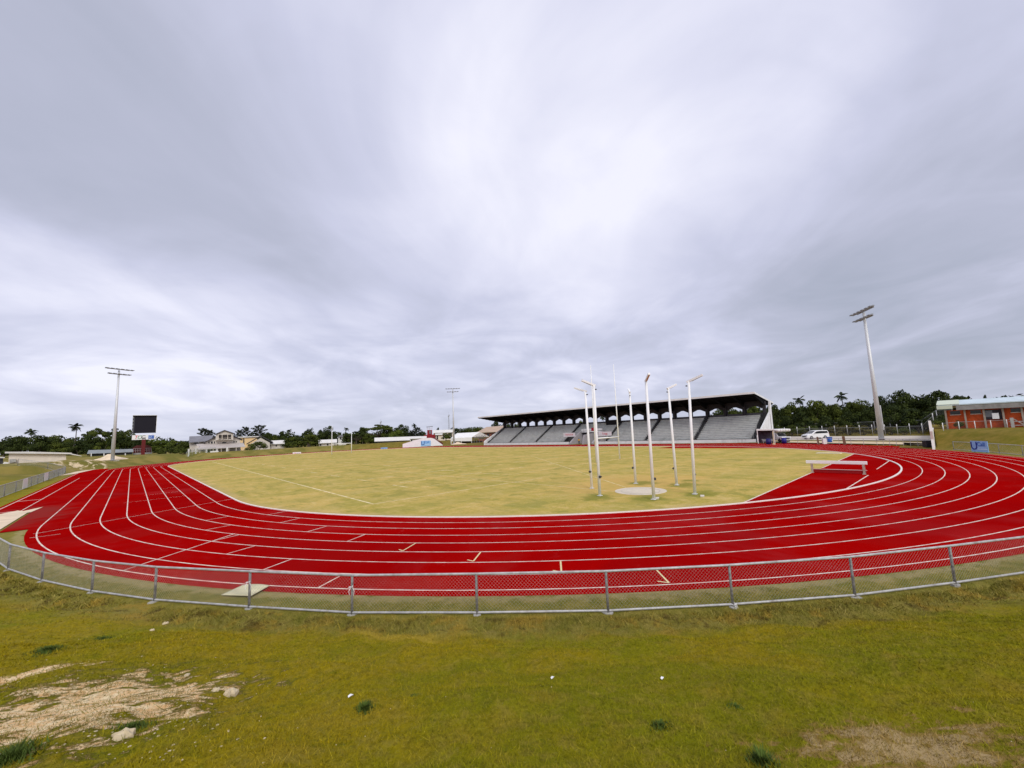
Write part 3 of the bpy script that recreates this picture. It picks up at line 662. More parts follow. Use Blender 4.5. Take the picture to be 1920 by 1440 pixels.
# ---------------- grandstand (local: x away from the track, y along it)
GX0, GY0, GLEN = 49.0, -11.3, 91.0
gs = thing('grandstand', 'long concrete grandstand with grey benches under a dark cantilevered roof', 'grandstand', (GX0, GY0, 0))
SEATC = mat('bench_grey', (.68, .70, .65), .8, .08, 1.5, stain=((.44, .46, .42), .5)); STEPC = mat('step_concrete', (.42, .42, .41), .9, .15, 1.2, stain=((.26, .26, .25), .5))
ROOFU = mat('shade_black_soffit', (.006, .006, .007), .85, spec=.1); STANDW = mat('stand_white', (.82, .82, .82), .75, .06, .8, stain=((.50, .50, .50), .6)); COLD = mat('dark_column', (.040, .038, .042), .85, .15, 1.5)  # soffit near black: the deep shade under the roof is put into its colour
aisles = [0.35, 12.9, 25.6, 37.6, 52.6, 64.9, 77.6, 89.6]
NR = 13; xr = lambda i: 1.1+.64*i; zr = lambda i: .75+.395*i
for s, (y0, y1) in enumerate(zip(aisles[:-1], aisles[1:])):
    i0 = 7 if s == 3 else 0
    y0 += .75; y1 -= .1
    prof = [(xr(i0), -.02)]
    for i in range(i0, NR): prof += [(xr(i), zr(i)), (xr(i+1), zr(i))]
    prof.append((xr(NR), -.02))
    blk = MB().prism([(x, y0, z) for x, z in prof], (0, y1-y0, 0)).build('seating_tier', STEPC, gs)
    bn = MB()
    for i in range(i0, NR): bn.box((xr(i)+.30, (y0+y1)/2, zr(i)+.20), (.34, y1-y0-.12, .07)); bn.box((xr(i)+.3, (y0+y1)/2, zr(i)+.08), (.08, y1-y0-.3, .17))
    bn.build('bench_rows', SEATC, blk)
for k, y in enumerate(aisles):
    st = MB(); prof = [(xr(0), -.02)]
    for i in range(NR): prof += [(xr(i), zr(i)+.06), (xr(i+1), zr(i)+.06)]
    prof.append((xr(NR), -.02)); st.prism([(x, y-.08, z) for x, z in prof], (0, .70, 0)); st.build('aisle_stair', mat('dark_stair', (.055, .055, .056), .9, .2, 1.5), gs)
    sw = MB()
    for i in range(NR): sw.box((xr(i)+.32, y-.2, zr(i)+.33), (.64, .16, .62))
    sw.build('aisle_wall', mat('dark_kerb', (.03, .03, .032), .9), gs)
    MB().path([(xr(0), y+.2, zr(0)+.9), (xr(4), y+.2, zr(4)+.9)], .025, 5).tube((xr(0), y+.2, zr(0)), (xr(0), y+.2, zr(0)+.9), .025, n=5).tube((xr(4), y+.2, zr(4)), (xr(4), y+.2, zr(4)+.9), .025, n=5).build('handrail', GALV, gs)
# low front wall and the dark walkway behind it
fw = MB()
for y0, y1 in ((-.2, 40.4), (50.2, 90.0)): fw.box((.1, (y0+y1)/2, .35), (.2, y1-y0, .76))
fw.build('front_wall', STANDW, gs)
wk = MB()
for y0, y1 in ((-.2, 40.4), (50.2, 90.0)): wk.box((.66, (y0+y1)/2, .30), (.88, y1-y0-.02, .56)); wk.box((.1, (y0+y1)/2, .765), (.24, y1-y0, .06))
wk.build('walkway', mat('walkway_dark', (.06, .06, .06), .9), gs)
BAYY = [.25+4.26*i for i in range(22)]
xb = xr(NR)+.2                          # back wall
RZ = lambda x: 10.05-(x-2.6)*.158       # underside of the roof
bw = MB(); ZP = zr(NR)+.35
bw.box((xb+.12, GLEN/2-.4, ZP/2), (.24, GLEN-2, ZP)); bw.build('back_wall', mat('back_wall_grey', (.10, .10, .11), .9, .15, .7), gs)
ar = MB(); zt = RZ(xb)+.1
for y0, y1 in zip(BAYY[:-1], BAYY[1:]):
    m0, m1 = y0+.48, y1-.48; ym = (y0+y1)/2
    ar.prism([(xb, y0, ZP), (xb, m0, ZP), (xb, m0, ZP+.95), (xb, ym-.35, ZP+1.52), (xb, ym-.35, zt), (xb, y0, zt)], (.24, 0, 0))
    ar.prism([(xb, m1, ZP), (xb, y1, ZP), (xb, y1, zt), (xb, ym+.35, zt), (xb, ym+.35, ZP+1.52), (xb, m1, ZP+.95)], (.24, 0, 0))
    ar.box((xb+.12, ym, (ZP+1.52+zt)/2), (.24, .70, zt-ZP-1.52))
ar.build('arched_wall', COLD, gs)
colm = MB().box((0, 0, (zt-.3)/2+.0), (.55, .62, zt-.3)).mesh('column', COLD)
rafm = None
for i, y in enumerate(BAYY):
    c_ = bpy.data.objects.new('column', colm); COL.objects.link(c_); c_.parent = gs; c_.location = (xb-.26, y, 0)
    if rafm is None:
        xA, xB = 2.8, 14.6
        rafm = MB().prism([(xA, -.17, RZ(xA)-.05), (xb-.5, -.17, RZ(xb)-1.15), (xb+.3, -.17, RZ(xb)-1.15), (xB, -.17, RZ(xB)-.25), (xB, -.17, RZ(xB)+.05), (xA, -.17, RZ(xA)+.05)], (0, .34, 0)).mesh('rafter', ROOFU)
    c_ = bpy.data.objects.new('rafter', rafm); COL.objects.link(c_); c_.parent = gs; c_.location = (0, y, 0)
x0, x1, y0, y1 = 2.5, 15.0, -.1, 97.0
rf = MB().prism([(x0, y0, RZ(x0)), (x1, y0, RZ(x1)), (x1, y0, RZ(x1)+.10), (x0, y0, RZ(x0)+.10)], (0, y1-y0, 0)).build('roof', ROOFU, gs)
MB().prism([(x0-.05, y0-.05, RZ(x0)+.11), (x1+.05, y0-.05, RZ(x1)+.11), (x1+.05, y0-.05, RZ(x1)+.50), (x0-.05, y0-.05, RZ(x0)+.52)], (0, y1-y0+.1, 0)).build('roof_sheet', mat('roof_sheet', (.78, .79, .78), .5, .08, .4), rf)
gut = MB()
for i in range(8): gut.bar((x0+.4+i*1.6, y0+.2, RZ(x0+.4+i*1.6)-.06), (x0+.4+i*1.6, y1-.3, RZ(x0+.4+i*1.6)-.06), .12, .16)
gut.build('purlins', ROOFU, gs)
for y, yy in ((-.75, -.45), (90.15, 90.45)):
    w_ = MB().prism([(-.1, y, -.05), (10.6, y, -.05), (10.9, y, RZ(10.6)-.1), (10.2, y, RZ(10.2)-.1), (9.55, y, ZP+.1), (.2, y, 1.55), (-.1, y, 1.2)], (0, .30, 0)).build('end_wall', STANDW, gs)
    MB().box((9.2, y-.06 if y < 0 else y+.36, 3.1), (.12, .1, 5.4)).box((9.6, y-.06 if y < 0 else y+.36, 2.2), (.8, .08, .1)).build('downpipe', GALV, w_)
ra = MB()
for q, sgn in ((-.95, 1),): ra.prism([(-.4, -1.6, -.02), (3.6, -1.6, -.02), (3.6, -1.6, .55), (1.2, -1.6, .62), (-.4, -1.6, 1.05)], (0, .16, 0))
ra.build('ramp_wall', STANDW, gs)
stp = MB()
for i in range(5): stp.box((.9-.35*i, -1.15, .12*(4-i)/2+.05), (.34, .7, .12*(4-i)+.1))
stp.build('entry_steps', mat('step_dark', (.12, .12, .115), .9), gs)
# players' tunnel with sloping side walls
TGREY = mat('tunnel_grey', (.36, .34, .36), .9, .1, 1.2)
for y0, y1 in ((41.0, 41.5), (49.2, 49.7)): MB().prism([(-.5, y0, -.02), (5.5, y0, -.02), (5.5, y0, 3.6), (4.6, y0, 3.6), (-.5, y0, .35)], (0, y1-y0, 0)).build('tunnel_wall', TGREY, gs)
MB().prism([(-.3, 44.6, -.02), (5.5, 44.6, -.02), (5.5, 44.6, 3.1), (.6, 44.6, 2.6)], (0, .4, 0)).build('tunnel_wall', TGREY, gs)
MB().box((5.55, 45.3, 1.8), (.12, 7.6, 3.66)).build('tunnel_mouth', mat('tunnel_dark', (.03, .028, .03), .9), gs)
MB().box((5.3, 45.3, 3.42), (.9, 7.6, .3)).box((5.0, 45.3, 4.0), (.10, 7.6, .55)).build('balcony_front', STANDW, gs)
MB().box((8.9, 40.6, 5.6), (1.3, 3.6, 1.9)).build('commentary_box', mat('box_black', (.012, .012, .014), .9), gs)
MB().box((4.93, 44.6, 4.1), (.05, 1.5, .9)).build('red_panel', mat('flag_red', (.42, .01, .03), .8), gs)
BAN = mat('banner_white', (.72, .70, .71), .8, .05, 1); RED = mat('sign_red', (.60, .02, .06), .7)
def banner(yc, wd, zc, body, label, x=-.35):
    t_ = thing('banner', label, 'banner', (GX0+x, GY0+yc, zc-.5))
    bm_ = MB().box((0, 0, .5), (.06, wd, 1.15)).build('cloth', BAN, t_)
    text(body, .72, RED, t_, (-.045, 0, .5), (R(90), 0, R(-90)))
banner(50.8, 4.6, 2.75, 'TOYOTA', 'white banner with red capital letters left of the stand tunnel', 1.2)
banner(38.0, 4.4, 2.75, 'Tonga', 'white banner with red lower-case lettering right of the stand tunnel', 1.2)

# ---------------- signs
BLUE = mat('sign_blue', (.26, .50, .80), .6, .06, 1.5); NAVY = mat('sign_navy', (.015, .03, .25), .6); MIDB = mat('sign_midblue', (.03, .13, .50), .6); PALEB = mat('sign_pale', (.62, .80, .93), .6)
def ucall(loc, rz, w, h, label, stand=True, wallmount=False):
    t_ = thing('advert_sign', label, 'sign', loc, rz)
    MB().box((0, .03, h/2+.08), (w, .05, h)).build('panel', BLUE, t_)
    MB().box((.18*w, -.002, h*.25+.08), (w*.58, .012, h*.06)).box((.18*w, -.002, h*.38+.08), (w*.5, .012, h*.03)).build('pale_lines', PALEB, t_)
    text('U', h*1.05, NAVY, t_, (-w*.30, -.01, h*.52+.08), (R(90), 0, 0)); text('Call', h*.52, MIDB, t_, (w*.12, -.01, h*.70+.08), (R(90), 0, 0))
    if stand: MB().bar((-w*.35, .07, 0), (-w*.35, .07, h*.8), .05, .05).bar((w*.35, .07, 0), (w*.35, .07, h*.8), .05, .05).build('legs', DARKSTEEL, t_)
    return t_
p0, p1 = gpt(1824, 848), gpt(1852, 850); pc = (p0+p1)/2; dv = p1-p0
ucall((pc.x, pc.y, hgt(pc.x, pc.y)), math.atan2(dv.y, dv.x), 1.95, 1.15, 'small blue sign with a big navy U on the near grass bank at right')
p = at(720, 841, 168); ucall((p.x, p.y, hgt(p.x, p.y)), -YAW, 2.6, 1.35, 'tiny blue sign low on the far grass bank left of the white wall')
def tcc(parent, w, h, z, y=0.0):
    for ch, k, x in (('T', mat('tcc_red', (.70, .03, .04), .6), -.30), ('C', mat('tcc_green', (.02, .30, .14), .6), .0), ('C', BLACK, .28)):
        text(ch, h*1.15, k, parent, (x*w*.95, y-.02, z), (R(90), 0, 0), shear=.25)
p = at(556.5, 850, 170); t_ = thing('advert_sign', 'small white sign with three slanted letters beside the far track', 'sign', (p.x, p.y, hgt(p.x, p.y)), -YAW)
MB().box((0, .04, .72), (3.0, .06, 1.4)).build('panel', BRIGHT, t_); tcc(t_, 2.4, .72, .72)
MB().bar((-1, .1, 0), (-1, .1, 1), .06, .06).bar((1, .1, 0), (1, .1, 1), .06, .06).build('legs', DARKSTEEL, t_)

# frames for far things: local x to the right, y away, sizes read off in metres
class Fr:
    def __init__(s, px, py, D):
        p = at(px, py, D); s.az = math.atan2(p.x-CX, p.y-CY); s.rz = -s.az; s.loc = Vector((p.x, p.y, p.z)); s.D = D
        s.s = D*FPX/math.hypot(FPX, px-960-DX)/FPX; s.X = Vector((math.cos(s.az), -math.sin(s.az), 0)); s.Y = Vector((math.sin(s.az), math.cos(s.az), 0))
    def q(s, px, py, y=0.0):
        d = ray(px, py); t = (s.D+y)/d.dot(s.Y); return Vector(((d*t).dot(s.X), y, CZ+d.z*t-s.loc.z))
    def root(s, name, label, cat, group=None): return thing(name, label, cat, s.loc, s.rz, group)
def slab_box(x0, x1, y0, y1, z0, z1): return MB().box(((x0+x1)/2, (y0+y1)/2, (z0+z1)/2), (x1-x0, y1-y0, z1-z0))

# scoreboard
F = Fr(268, 848, 186); t_ = F.root('scoreboard', 'dark video scoreboard on a dark red post with a white sign under the screen', 'scoreboard')
a, e = F.q(247, 812.5), F.q(294, 779); yw = .7
MB().box(((a.x+e.x)/2, .6, (a.z+e.z)/2), (e.x-a.x, 1.2, e.z-a.z)).build('cabinet', mat('cabinet_grey', (.07, .07, .085), .6), t_)
MB().box(((a.x+e.x)/2+.25, -.03, (a.z+e.z)/2), (e.x-a.x-.5, .06, e.z-a.z-.3)).build('screen', mat('led_screen', (.006, .005, .012), .5), t_)
MB().box(((a.x+e.x)/2, -.02, e.z+.05), (e.x-a.x+.1, 1.3, .1)).build('top_frame', BRIGHT, t_)
fx = MB()
for k in range(5): fx.box((a.x+.12, -.05, a.z+.7+k*1.1), (.2, .08, .5))
fx.build('side_vents', mat('vent_grey', (.35, .37, .36), .6), t_)
MB().box((e.x+.06, .3, (a.z+e.z)/2), (.1, 1.0, e.z-a.z)).build('side_frame', BRIGHT, t_)
a, e = F.q(247, 825), F.q(292, 814.8); sg = MB().box(((a.x+e.x)/2, .35, (a.z+e.z)/2), (e.x-a.x, .5, e.z-a.z)).build('sign_panel', BRIGHT, t_)
zz = (a.z+e.z)/2
xm, wS, hS = (a.x+e.x)/2, e.x-a.x, e.z-a.z
for ch, k, x in (('T', mat('tcc_red', (.70, .03, .04), .6), -.34), ('C', mat('tcc_green', (.02, .30, .14), .6), -.20), ('C', BLACK, -.06)): text(ch, hS*1.0, k, t_, (xm+x*wS, .08, zz), (R(90), 0, 0), shear=.25)
MB().box((xm+wS*.31, .08, zz), (wS*.25, .06, hS*.75)).build('blue_logo', mat('logo_blue', (.08, .16, .50), .6), t_); text('U', hS*.7, PALEB, t_, (xm+wS*.26, .03, zz), (R(90), 0, 0))
c_ = F.q(268, 849); MB().box((c_.x, .5, (zz-2)/2), (.95, .8, zz+2)).build('post', mat('dark_red_post', (.13, .012, .012), .6), t_)

# white wing walls that end the banks
F = Fr(793, 839, 172); t_ = F.root('wing_wall', 'white trapezoid concrete wall with a blue sign closing the end of the far bank', 'wall')
pts = [F.q(*p) for p in ((755, 840.5), (831, 836.5), (830, 834), (814, 822.5), (808, 821), (795, 821.5), (783, 824), (755, 832.5))]
MB().prism(pts, (0, .5, 0)).build('wall', mat('wing_white', (.82, .81, .83), .6, .03, 1), t_)
lp = F.q(798.5, 836); ang = -YAW
ucall(F.loc+Matrix.Rotation(F.rz, 3, 'Z') @ Vector((lp.x, -.10, lp.z-.1)), F.rz, 3.9, 2.1, 'blue sign with a navy U fixed to the white wall of the far bank', False)
# railing running down behind that wall
a = Fr(793, 839, 176); t2 = a.root('stair_railing', 'dark red stair railing dropping beside the far white wall', 'railing')
rl = MB()
for k in range(6):
    u = k/5; q0 = a.q(812+u*18, 823+u*11); rl.bar(q0+Vector((0, 0, -.6)), q0+Vector((0, 0, .9)), .10, .10)
rl.bar(a.q(812, 823)+Vector((0, 0, .9)), a.q(830, 834)+Vector((0, 0, .9)), .12, .12); rl.bar(a.q(812, 823)+Vector((0, 0, .3)), a.q(830, 834)+Vector((0, 0, .3)), .12, .6)
rl.build('rail', mat('dark_red_rail', (.12, .015, .02), .7), t2)
w0 = Vector((27.3, -37.75, 0)); dd = Vector((1, .010, 0)).normalized(); nn = Vector((0, -.24, 0))
t_ = thing('wing_wall', 'narrow white concrete wall seen edge-on where the right grass bank ends', 'wall', w0)
MB().prism([Vector((0, 0, -.1)), dd*.5+Vector((0, 0, 1.2)), dd*.2+Vector((0, 0, 2.2)), dd*.6+Vector((0, 0, 3.5)), dd*1.4+Vector((0, 0, 3.4)), dd*5.5+Vector((0, 0, 2.25)), dd*18+Vector((0, 0, 2.2)), dd*18+Vector((0, 0, -.1))], nn).build('wall', mat('wing_cream', (.80, .78, .72), .65, .05, 1.2), t_)
p = gpt(1741, 839); t_ = thing('storage_crate', 'black plastic crate on the grass beside the narrow white wall', 'crate', (p.x, p.y, hgt(p.x, p.y)), .5)
MB().box((0, 0, .42), (.95, .8, .8)).build('body', mat('crate_black', (.012, .010, .016), .5), t_, bevel=.05); MB().box((0, 0, .86), (1.0, .86, .08)).build('lid', mat('crate_lid', (.03, .028, .034), .5), t_, bevel=.02)

# ---------------- right-hand side: concourse, car, shelter, fences
PALEROAD = mat('pale_road', (.55, .49, .41), .9, .08, .5)
mb = MB()
a0, a1, b1, b0 = at(1462, 822.0, 92), at(1762, 816, 92), at(1762, 812, 104), at(1462, 815, 112)
rd = [(47.9, -34), (47.9, 3), (64, 3), (130, -60), (70, -60), (56, -40)]
def road_quad(px0, px1, da0, da1, db0, db1, z, m, name):
    A, B_, C_, D_ = at(px0, 800, da0), at(px1, 800, da1), at(px1, 800, db1), at(px0, 800, db0)
    o = quad(MB(), [(A.x, A.y), (B_.x, B_.y), (C_.x, C_.y), (D_.x, D_.y)], z).build(name, m); tag(o, kind='structure')
road_quad(1440, 1775, 104, 88, 124, 108, .17, PALEROAD, 'concourse')
road_quad(1440, 1745, 93, 77, 100, 84.5, .17, mat('sandy_verge', (.62, .50, .32), .95, .18, .8), 'verge')
road_quad(1690, 1760, 79, 75, 84, 79, .17, mat('sandy_verge', (.62, .50, .32), .95, .18, .8), 'sandy_path')

def car(loc, rz, label):
    t_ = thing('parked_car', label, 'car', loc, rz); PAINT = mat('car_white', (.80, .80, .80), .25, spec=.5); w = 1.78
    prof = [(-2.3, .28), (2.3, .28), (2.32, .55), (2.28, .95), (2.12, 1.55), (1.9, 1.70), (.4, 1.76), (-.35, 1.68), (-1.25, 1.10), (-2.15, .92), (-2.32, .62)]
    MB().prism([(x, -w/2, z) for x, z in prof], (0, w, 0)).build('body', PAINT, t_, bevel=.09)
    for sy in (-1, 1):
        y = sy*(w/2+.004)
        MB().prism([(-.98, y, 1.10), (2.02, y, 1.12), (1.92, y, 1.52), (.4, y, 1.58), (-.30, y, 1.53)], (0, sy*.012, 0)).build('side_window', GLASS, t_)
        MB().box((-.75, sy*(w/2+.10), 1.12), (.16, .18, .14)).build('wing_mirror', PAINT, t_, bevel=.03)
        MB().box((-2.18, sy*.62, .80), (.22, .38, .16)).build('headlight', mat('lamp_glass', (.6, .62, .64), .15), t_, bevel=.03)
        MB().box((2.24, sy*.72, 1.05), (.12, .22, .32)).build('tail_light', mat('tail_red', (.35, .01, .01), .3), t_)
        for x in (-1.42, 1.38):
            wh = MB().tube((x, sy*(w/2-.20), .33), (x, sy*(w/2+.025), .33), .335, n=20).build('wheel', BLACK, t_, True)
            MB().tube((x, sy*(w/2+.02), .33), (x, sy*(w/2+.035), .33), .20, n=14).build('rim', mat('alloy', (.4, .4, .41), .35, metal=.6), wh)
    MB().add([(-1.22, -.78, 1.125), (-1.22, .78, 1.125), (-.40, .70, 1.655), (-.40, -.70, 1.655)], [(0, 1, 2, 3)]).build('windscreen', GLASS, t_)
    MB().box((2.22, 0, 1.32), (.05, 1.3, .38), 0, 0).build('rear_window', GLASS, t_)
    MB().box((-2.31, 0, .62), (.05, 1.0, .22)).build('grille', BLACK, t_)
    return t_
F = Fr(1529, 822, 103); p = F.loc; c_ = car((p.x, p.y, .175), -YAW+R(2), 'white people carrier parked on the pale road before the chain-link fence'); c_.scale = (1.02, 1.02, 1.02)
p = at(1555.5, 826, 88); t_ = thing('wheelie_bin', 'blue drum-like bin behind the white car beside the pale road', 'bin', (p.x, p.y, hgt(p.x, p.y)))
MB().tube((0, 0, 0), (0, 0, .95), .36, .42, 14).build('drum', mat('bin_blue', (.02, .10, .42), .5), t_, True); MB().tube((0, 0, .95), (0, 0, 1.05), .45, n=14).build('lid', mat('bin_lid', (.02, .08, .33), .5), t_); MB().box((-.1, -.40, .45), (.3, .06, .22)).build('label_plate', BRIGHT, t_)
for px, py, D, h_, w_, lab in ((1535, 831, 84, 1.3, .22, 'short brown wooden post below the white car'), (1584, 831, 82.5, 1.35, .34, 'stout leaning brown post on the sandy verge right of the blue bin')):
    p = at(px, py, D); t_ = MB().bar((p.x, p.y, -.1), (p.x-.12, p.y+.08, h_), w_, w_).build('wooden_post', mat('weathered_wood', (.20, .13, .08), .9, .2, 5)); tag(t_, lab, 'post')
p = at(1546, 829, 84); tag(MB().box((p.x, p.y, .55), (.62, .3, .9), -YAW).bar((p.x, p.y, 0), (p.x, p.y, .6), .08, .08).build('white_box', WHITE), 'white meter box on a short stand between the brown post and the blue bin', 'box')
# low pipe barrier along the verge
br = thing('pipe_barrier', 'long low pipe barrier between the red track and the pale road', 'barrier', at(1600, 826, 82)-Vector((0, 0, 0)))
o_ = Vector(br.location); r1, r2, r3 = at(1475, 800, 90), at(1640, 800, 80), at(1745, 800, 75)
bb = MB()
for A, B_ in ((r1, r2), (r2, r3)):
    for k in range(8):
        u = k/8; q0 = A+(B_-A)*u; bb.tube(Vector((q0.x, q0.y, -.1))-o_, Vector((q0.x, q0.y, 1.0))-o_, .03, n=5)
bb.build('posts', GALV, br)
MB().path([Vector((q.x, q.y, .98))-o_ for q in (r1, r2, r3)], .035, 6).build('rail', GALV, br)

def fence_line(px0, d0, px1, d1, n_): return [(lambda p: (p.x, p.y))(at(px0+(px1-px0)*i/(n_-1), 800, d0+(d1-d0)*i/(n_-1))) for i in range(n_)]
FARWIRE = mat('far_wire', (.16, .16, .16), .7)
chain_link('chain_link_fence', 'tall chain-link fence with white-tipped posts behind the pale road', fence_line(1447, 124, 1752, 110, 14), 1.85, GALV, mat('rail_grey', (.30, .31, .31), .6), .28, .008, pr=.055, rr=.03, bottom=None, foot=False, tips=BRIGHT, top_ext=.5, meshmat=FARWIRE)
chain_link('chain_link_fence', 'second taller grey chain-link fence close to the dark trees at right', fence_line(1459, 134, 1790, 120, 12), 2.9, GALV, mat('rail_grey', (.30, .31, .31), .6), .36, .010, pr=.06, rr=.03, bottom=None, foot=False, meshmat=FARWIRE)
chain_link('chain_link_fence', 'wire fence with white stub posts along the bank top before the brick hall', fence_line(1768, 79, 2010, 88, 9), 1.0, WHITE, mat('rail_grey', (.30, .31, .31), .6), .22, .005, pr=.045, rr=.02, bottom=None, foot=False, meshmat=FARWIRE, top_ext=.05)

# shelter by the stand with pickup and rolled mats
F = Fr(1436, 830, 90); t_ = F.root('open_shelter', 'small white flat-roofed shelter against the end wall of the grandstand', 'shelter')
z0 = .1-F.loc.z; t_.location.z = .1
MB().prism([(-1.35, -.6, 2.45), (1.6, -.6, 2.40), (1.6, -.6, 2.62), (-1.35, -.6, 2.72)], (0, 3.0, 0)).build('roof', WHITE, t_)
for x, y in ((-1.25, -.5), (1.5, -.5), (-1.25, 2.2), (1.5, 2.2)): MB().bar((x, y, 0), (x, y, 2.45), .12, .12).build('post', WHITE, t_)
MB().box((.1, 2.25, 1.2), (2.7, .1, 2.4)).build('back_panel', mat('shelter_dark', (.05, .045, .06), .9, .3, 2), t_)
MB().box((.3, .5, .45), (1.8, .8, .12)).box((.3, .5, .7), (1.9, .12, .1)).bar((-.4, .3, 0), (-.4, .3, .45), .08, .08).bar((1, .3, 0), (1, .3, .45), .08, .08).build('bench', GALV, t_)
F = Fr(1462, 829, 93.5); p = F.loc
t_ = thing('pickup_truck', 'white pickup truck facing the track beside the small shelter', 'truck', (p.x, p.y, .16), -YAW)
PAINT = mat('truck_white', (.74, .75, .76), .35)
MB().prism([(x, -2.0, 0) for x in ()] or [(-.88, -2.3, .42), (.88, -2.3, .42), (.88, -2.3, 1.0), (-.88, -2.3, 1.0)], (0, 4.6, 0)).build('body', PAINT, t_, bevel=.08)
MB().prism([(-.85, -1.1, 1.0), (-.85, 1.2, 1.0), (-.78, .9, 1.72), (-.78, -.35, 1.72)], (1.64, 0, 0)).build('cab', PAINT, t_, bevel=.07)
MB().add([(-.74, -1.06, 1.06), (.74, -1.06, 1.06), (.68, -.42, 1.66), (-.68, -.42, 1.66)], [(0, 1, 2, 3)]).build('windscreen', GLASS, t_).location = (0, -.03, .03)
MB().box((0, -2.32, .72), (1.1, .06, .3)).build('grille', BLACK, t_); MB().box((0, -2.36, .46), (1.8, .16, .22)).build('bumper', GALV, t_)
for sx in (-1, 1):
    MB().box((sx*.70, -2.31, .78), (.3, .08, .22)).build('headlight', mat('lamp_glass', (.6, .62, .64), .15), t_)
    for y in (-1.45, 1.45): MB().tube((sx*.68, y, .36), (sx*.92, y, .36), .37, n=16).build('wheel', BLACK, t_, True)
MB().box((0, 1.4, 1.95), (1.7, 1.8, .06)).bar((-.8, .6, 1), (-.8, .6, 1.95), .06, .06).bar((.8, .6, 1), (.8, .6, 1.95), .06, .06).bar((-.8, 2.2, 1), (-.8, 2.2, 1.95), .06, .06).bar((.8, 2.2, 1), (.8, 2.2, 1.95), .06, .06).build('roof_rack', GALV, t_)
base = Vector((p.x, p.y, .16)); rot = Matrix.Rotation(-YAW, 3, 'Z')
for i in range(5):
    q = base+rot @ Vector((-.75+.52*i, .2, 2.22)); t2 = MB().tube((0, -1.5, 0), (0, 1.7, .05), .25, n=14).tube((0, -1.52, 0), (0, -1.49, 0), .14, n=10).build('rolled_mat', WHITE, None, True)
    t2.location = q; t2.rotation_euler = (0, 0, -YAW)
    tag(t2, '%s white rolled mat of the row of five carried on the pickup truck' % ('leftmost', 'second from left', 'middle', 'fourth from left', 'rightmost')[i], 'rolled mat', 'rolled mats on the pickup truck')
for px, D, lab, col in ((1470.5, 89.5, 'dark blue plastic drum standing right of the pickup truck', (.02, .02, .20)), (1441, 88, 'dark navy drum half under the small shelter', (.015, .015, .12))):
    q = at(px, 829, D); t2 = thing('plastic_drum', lab, 'drum', (q.x, q.y, hgt(q.x, q.y)+.05)); MB().tube((0, 0, 0), (0, 0, .95), .42, n=14).build('drum', mat(lab[:9], col, .5), t2, True); MB().tube((0, 0, .95), (0, 0, 1.0), .36, n=14).tube((0, 0, .5), (0, 0, .54), .44, n=14).build('rings', mat('drum_ring', (.03, .03, .22), .5), t2)
q = at(1451, 831, 87.5); tag(MB().tube((q.x, q.y, 0), (q.x, q.y, 2.4), .06, n=8).tube((q.x, q.y, 0), (q.x, q.y, .1), .3, .25, n=10).build('marker_pole', mat('cream_pole', (.78, .68, .42), .6)), 'thin cream pole on a round foot before the pickup truck', 'pole')

# brick hall
F = Fr(1775, 803, 84); HAZ = R(181); t_ = F.root('brick_hall', 'low orange brick hall with concrete columns and a pale blue roof on the right bank', 'building')
BRICK = mat('orange_brick', (.60, .098, .024), .9, .14, 3.2, stain=((.46, .072, .022), .7)); COLC = mat('column_concrete', (.36, .31, .25), .9, .15, 2)
t_.rotation_euler = (0, 0, R(90)-HAZ)
def hx(px):
    d = ray(px, 800); u = Vector((math.sin(HAZ), math.cos(HAZ), 0)); w_ = Vector((u.y, -u.x, 0)); o = Vector((CX-F.loc.x, CY-F.loc.y, 0))
    t = -o.dot(w_)/d.dot(w_); return (o+d*t).dot(u)
EA, TOP = 2.55, 2.95; WLEN = hx(2130)
MB().box((WLEN/2+.3, .35, EA/2-.8), (WLEN+.2, .5, EA+1.6)).box((.25, 5.6, EA/2-.8), (.4, 10.0, EA+1.6)).build('brick_wall', BRICK, t_)
for px in (1775, 1811, 1847, 1883, 1919, 1955, 1991, 2027, 2063, 2099): MB().box((hx(px)+.1, -.12, EA/2-.7), (.19, .50, EA+1.4)).build('column', COLC, t_)
for k, px in enumerate((1779, 1817, 1893, 1930, 1967, 2003, 2040, 2076)):
    w_ = MB().box((hx(px)+.85, .085, EA-.38), (1.0, .05, .5)).build('window', GLASS, t_); MB().box((hx(px)+.85, .05, EA-.68), (1.1, .16, .08)).build('sill', PALECONC, w_)
MB().box(((hx(1848)+hx(1883))/2, .06, EA-.85), (1.6, .08, 1.35)).build('dark_recess', mat('recess_grey', (.07, .06, .07), .9, .3, 2), t_)
MB().box((hx(1858), .0, EA-.72), (.7, .06, .9)).build('shutter', mat('shutter_grey', (.24, .25, .27), .6, .1, 4), t_)
MB().box((hx(1870), -.12, EA-1.05), (.62, .5, .8)).build('white_unit', BRIGHT, t_, bevel=.03)
MB().box((hx(1787)+WLEN/2+.3, -.62, EA+.28), (WLEN-.6, .28, .62)).build('gutter_fascia', mat('stained_fascia', (.30, .29, .27), .9, .12, 1.5, stain=((.14, .135, .12), .6)), t_)
x0, x1 = hx(1764), WLEN+1.2
MB().prism([(x0, -.75, EA+.66), (x0, 5.5, TOP+1.0), (x0, 5.5, TOP+1.12), (x0, -.75, EA+.80)], (x1-x0, 0, 0)).build('roof', mat('pale_blue_roof', (.57, .67, .70), .5, .10, .7), t_)
MB().prism([(x0-.1, -.8, EA+.81), (x0-.1, 5.4, TOP+1.13), (x0-.1, 5.4, TOP+1.17), (x0-.1, -.8, EA+.86)], (2.3, 0, 0)).box((x0+.7, -.8, EA+.45), (1.6, .12, .5)).build('roof_end_sheet', mat('pale_green_roof', (.62, .68, .52), .5), t_)
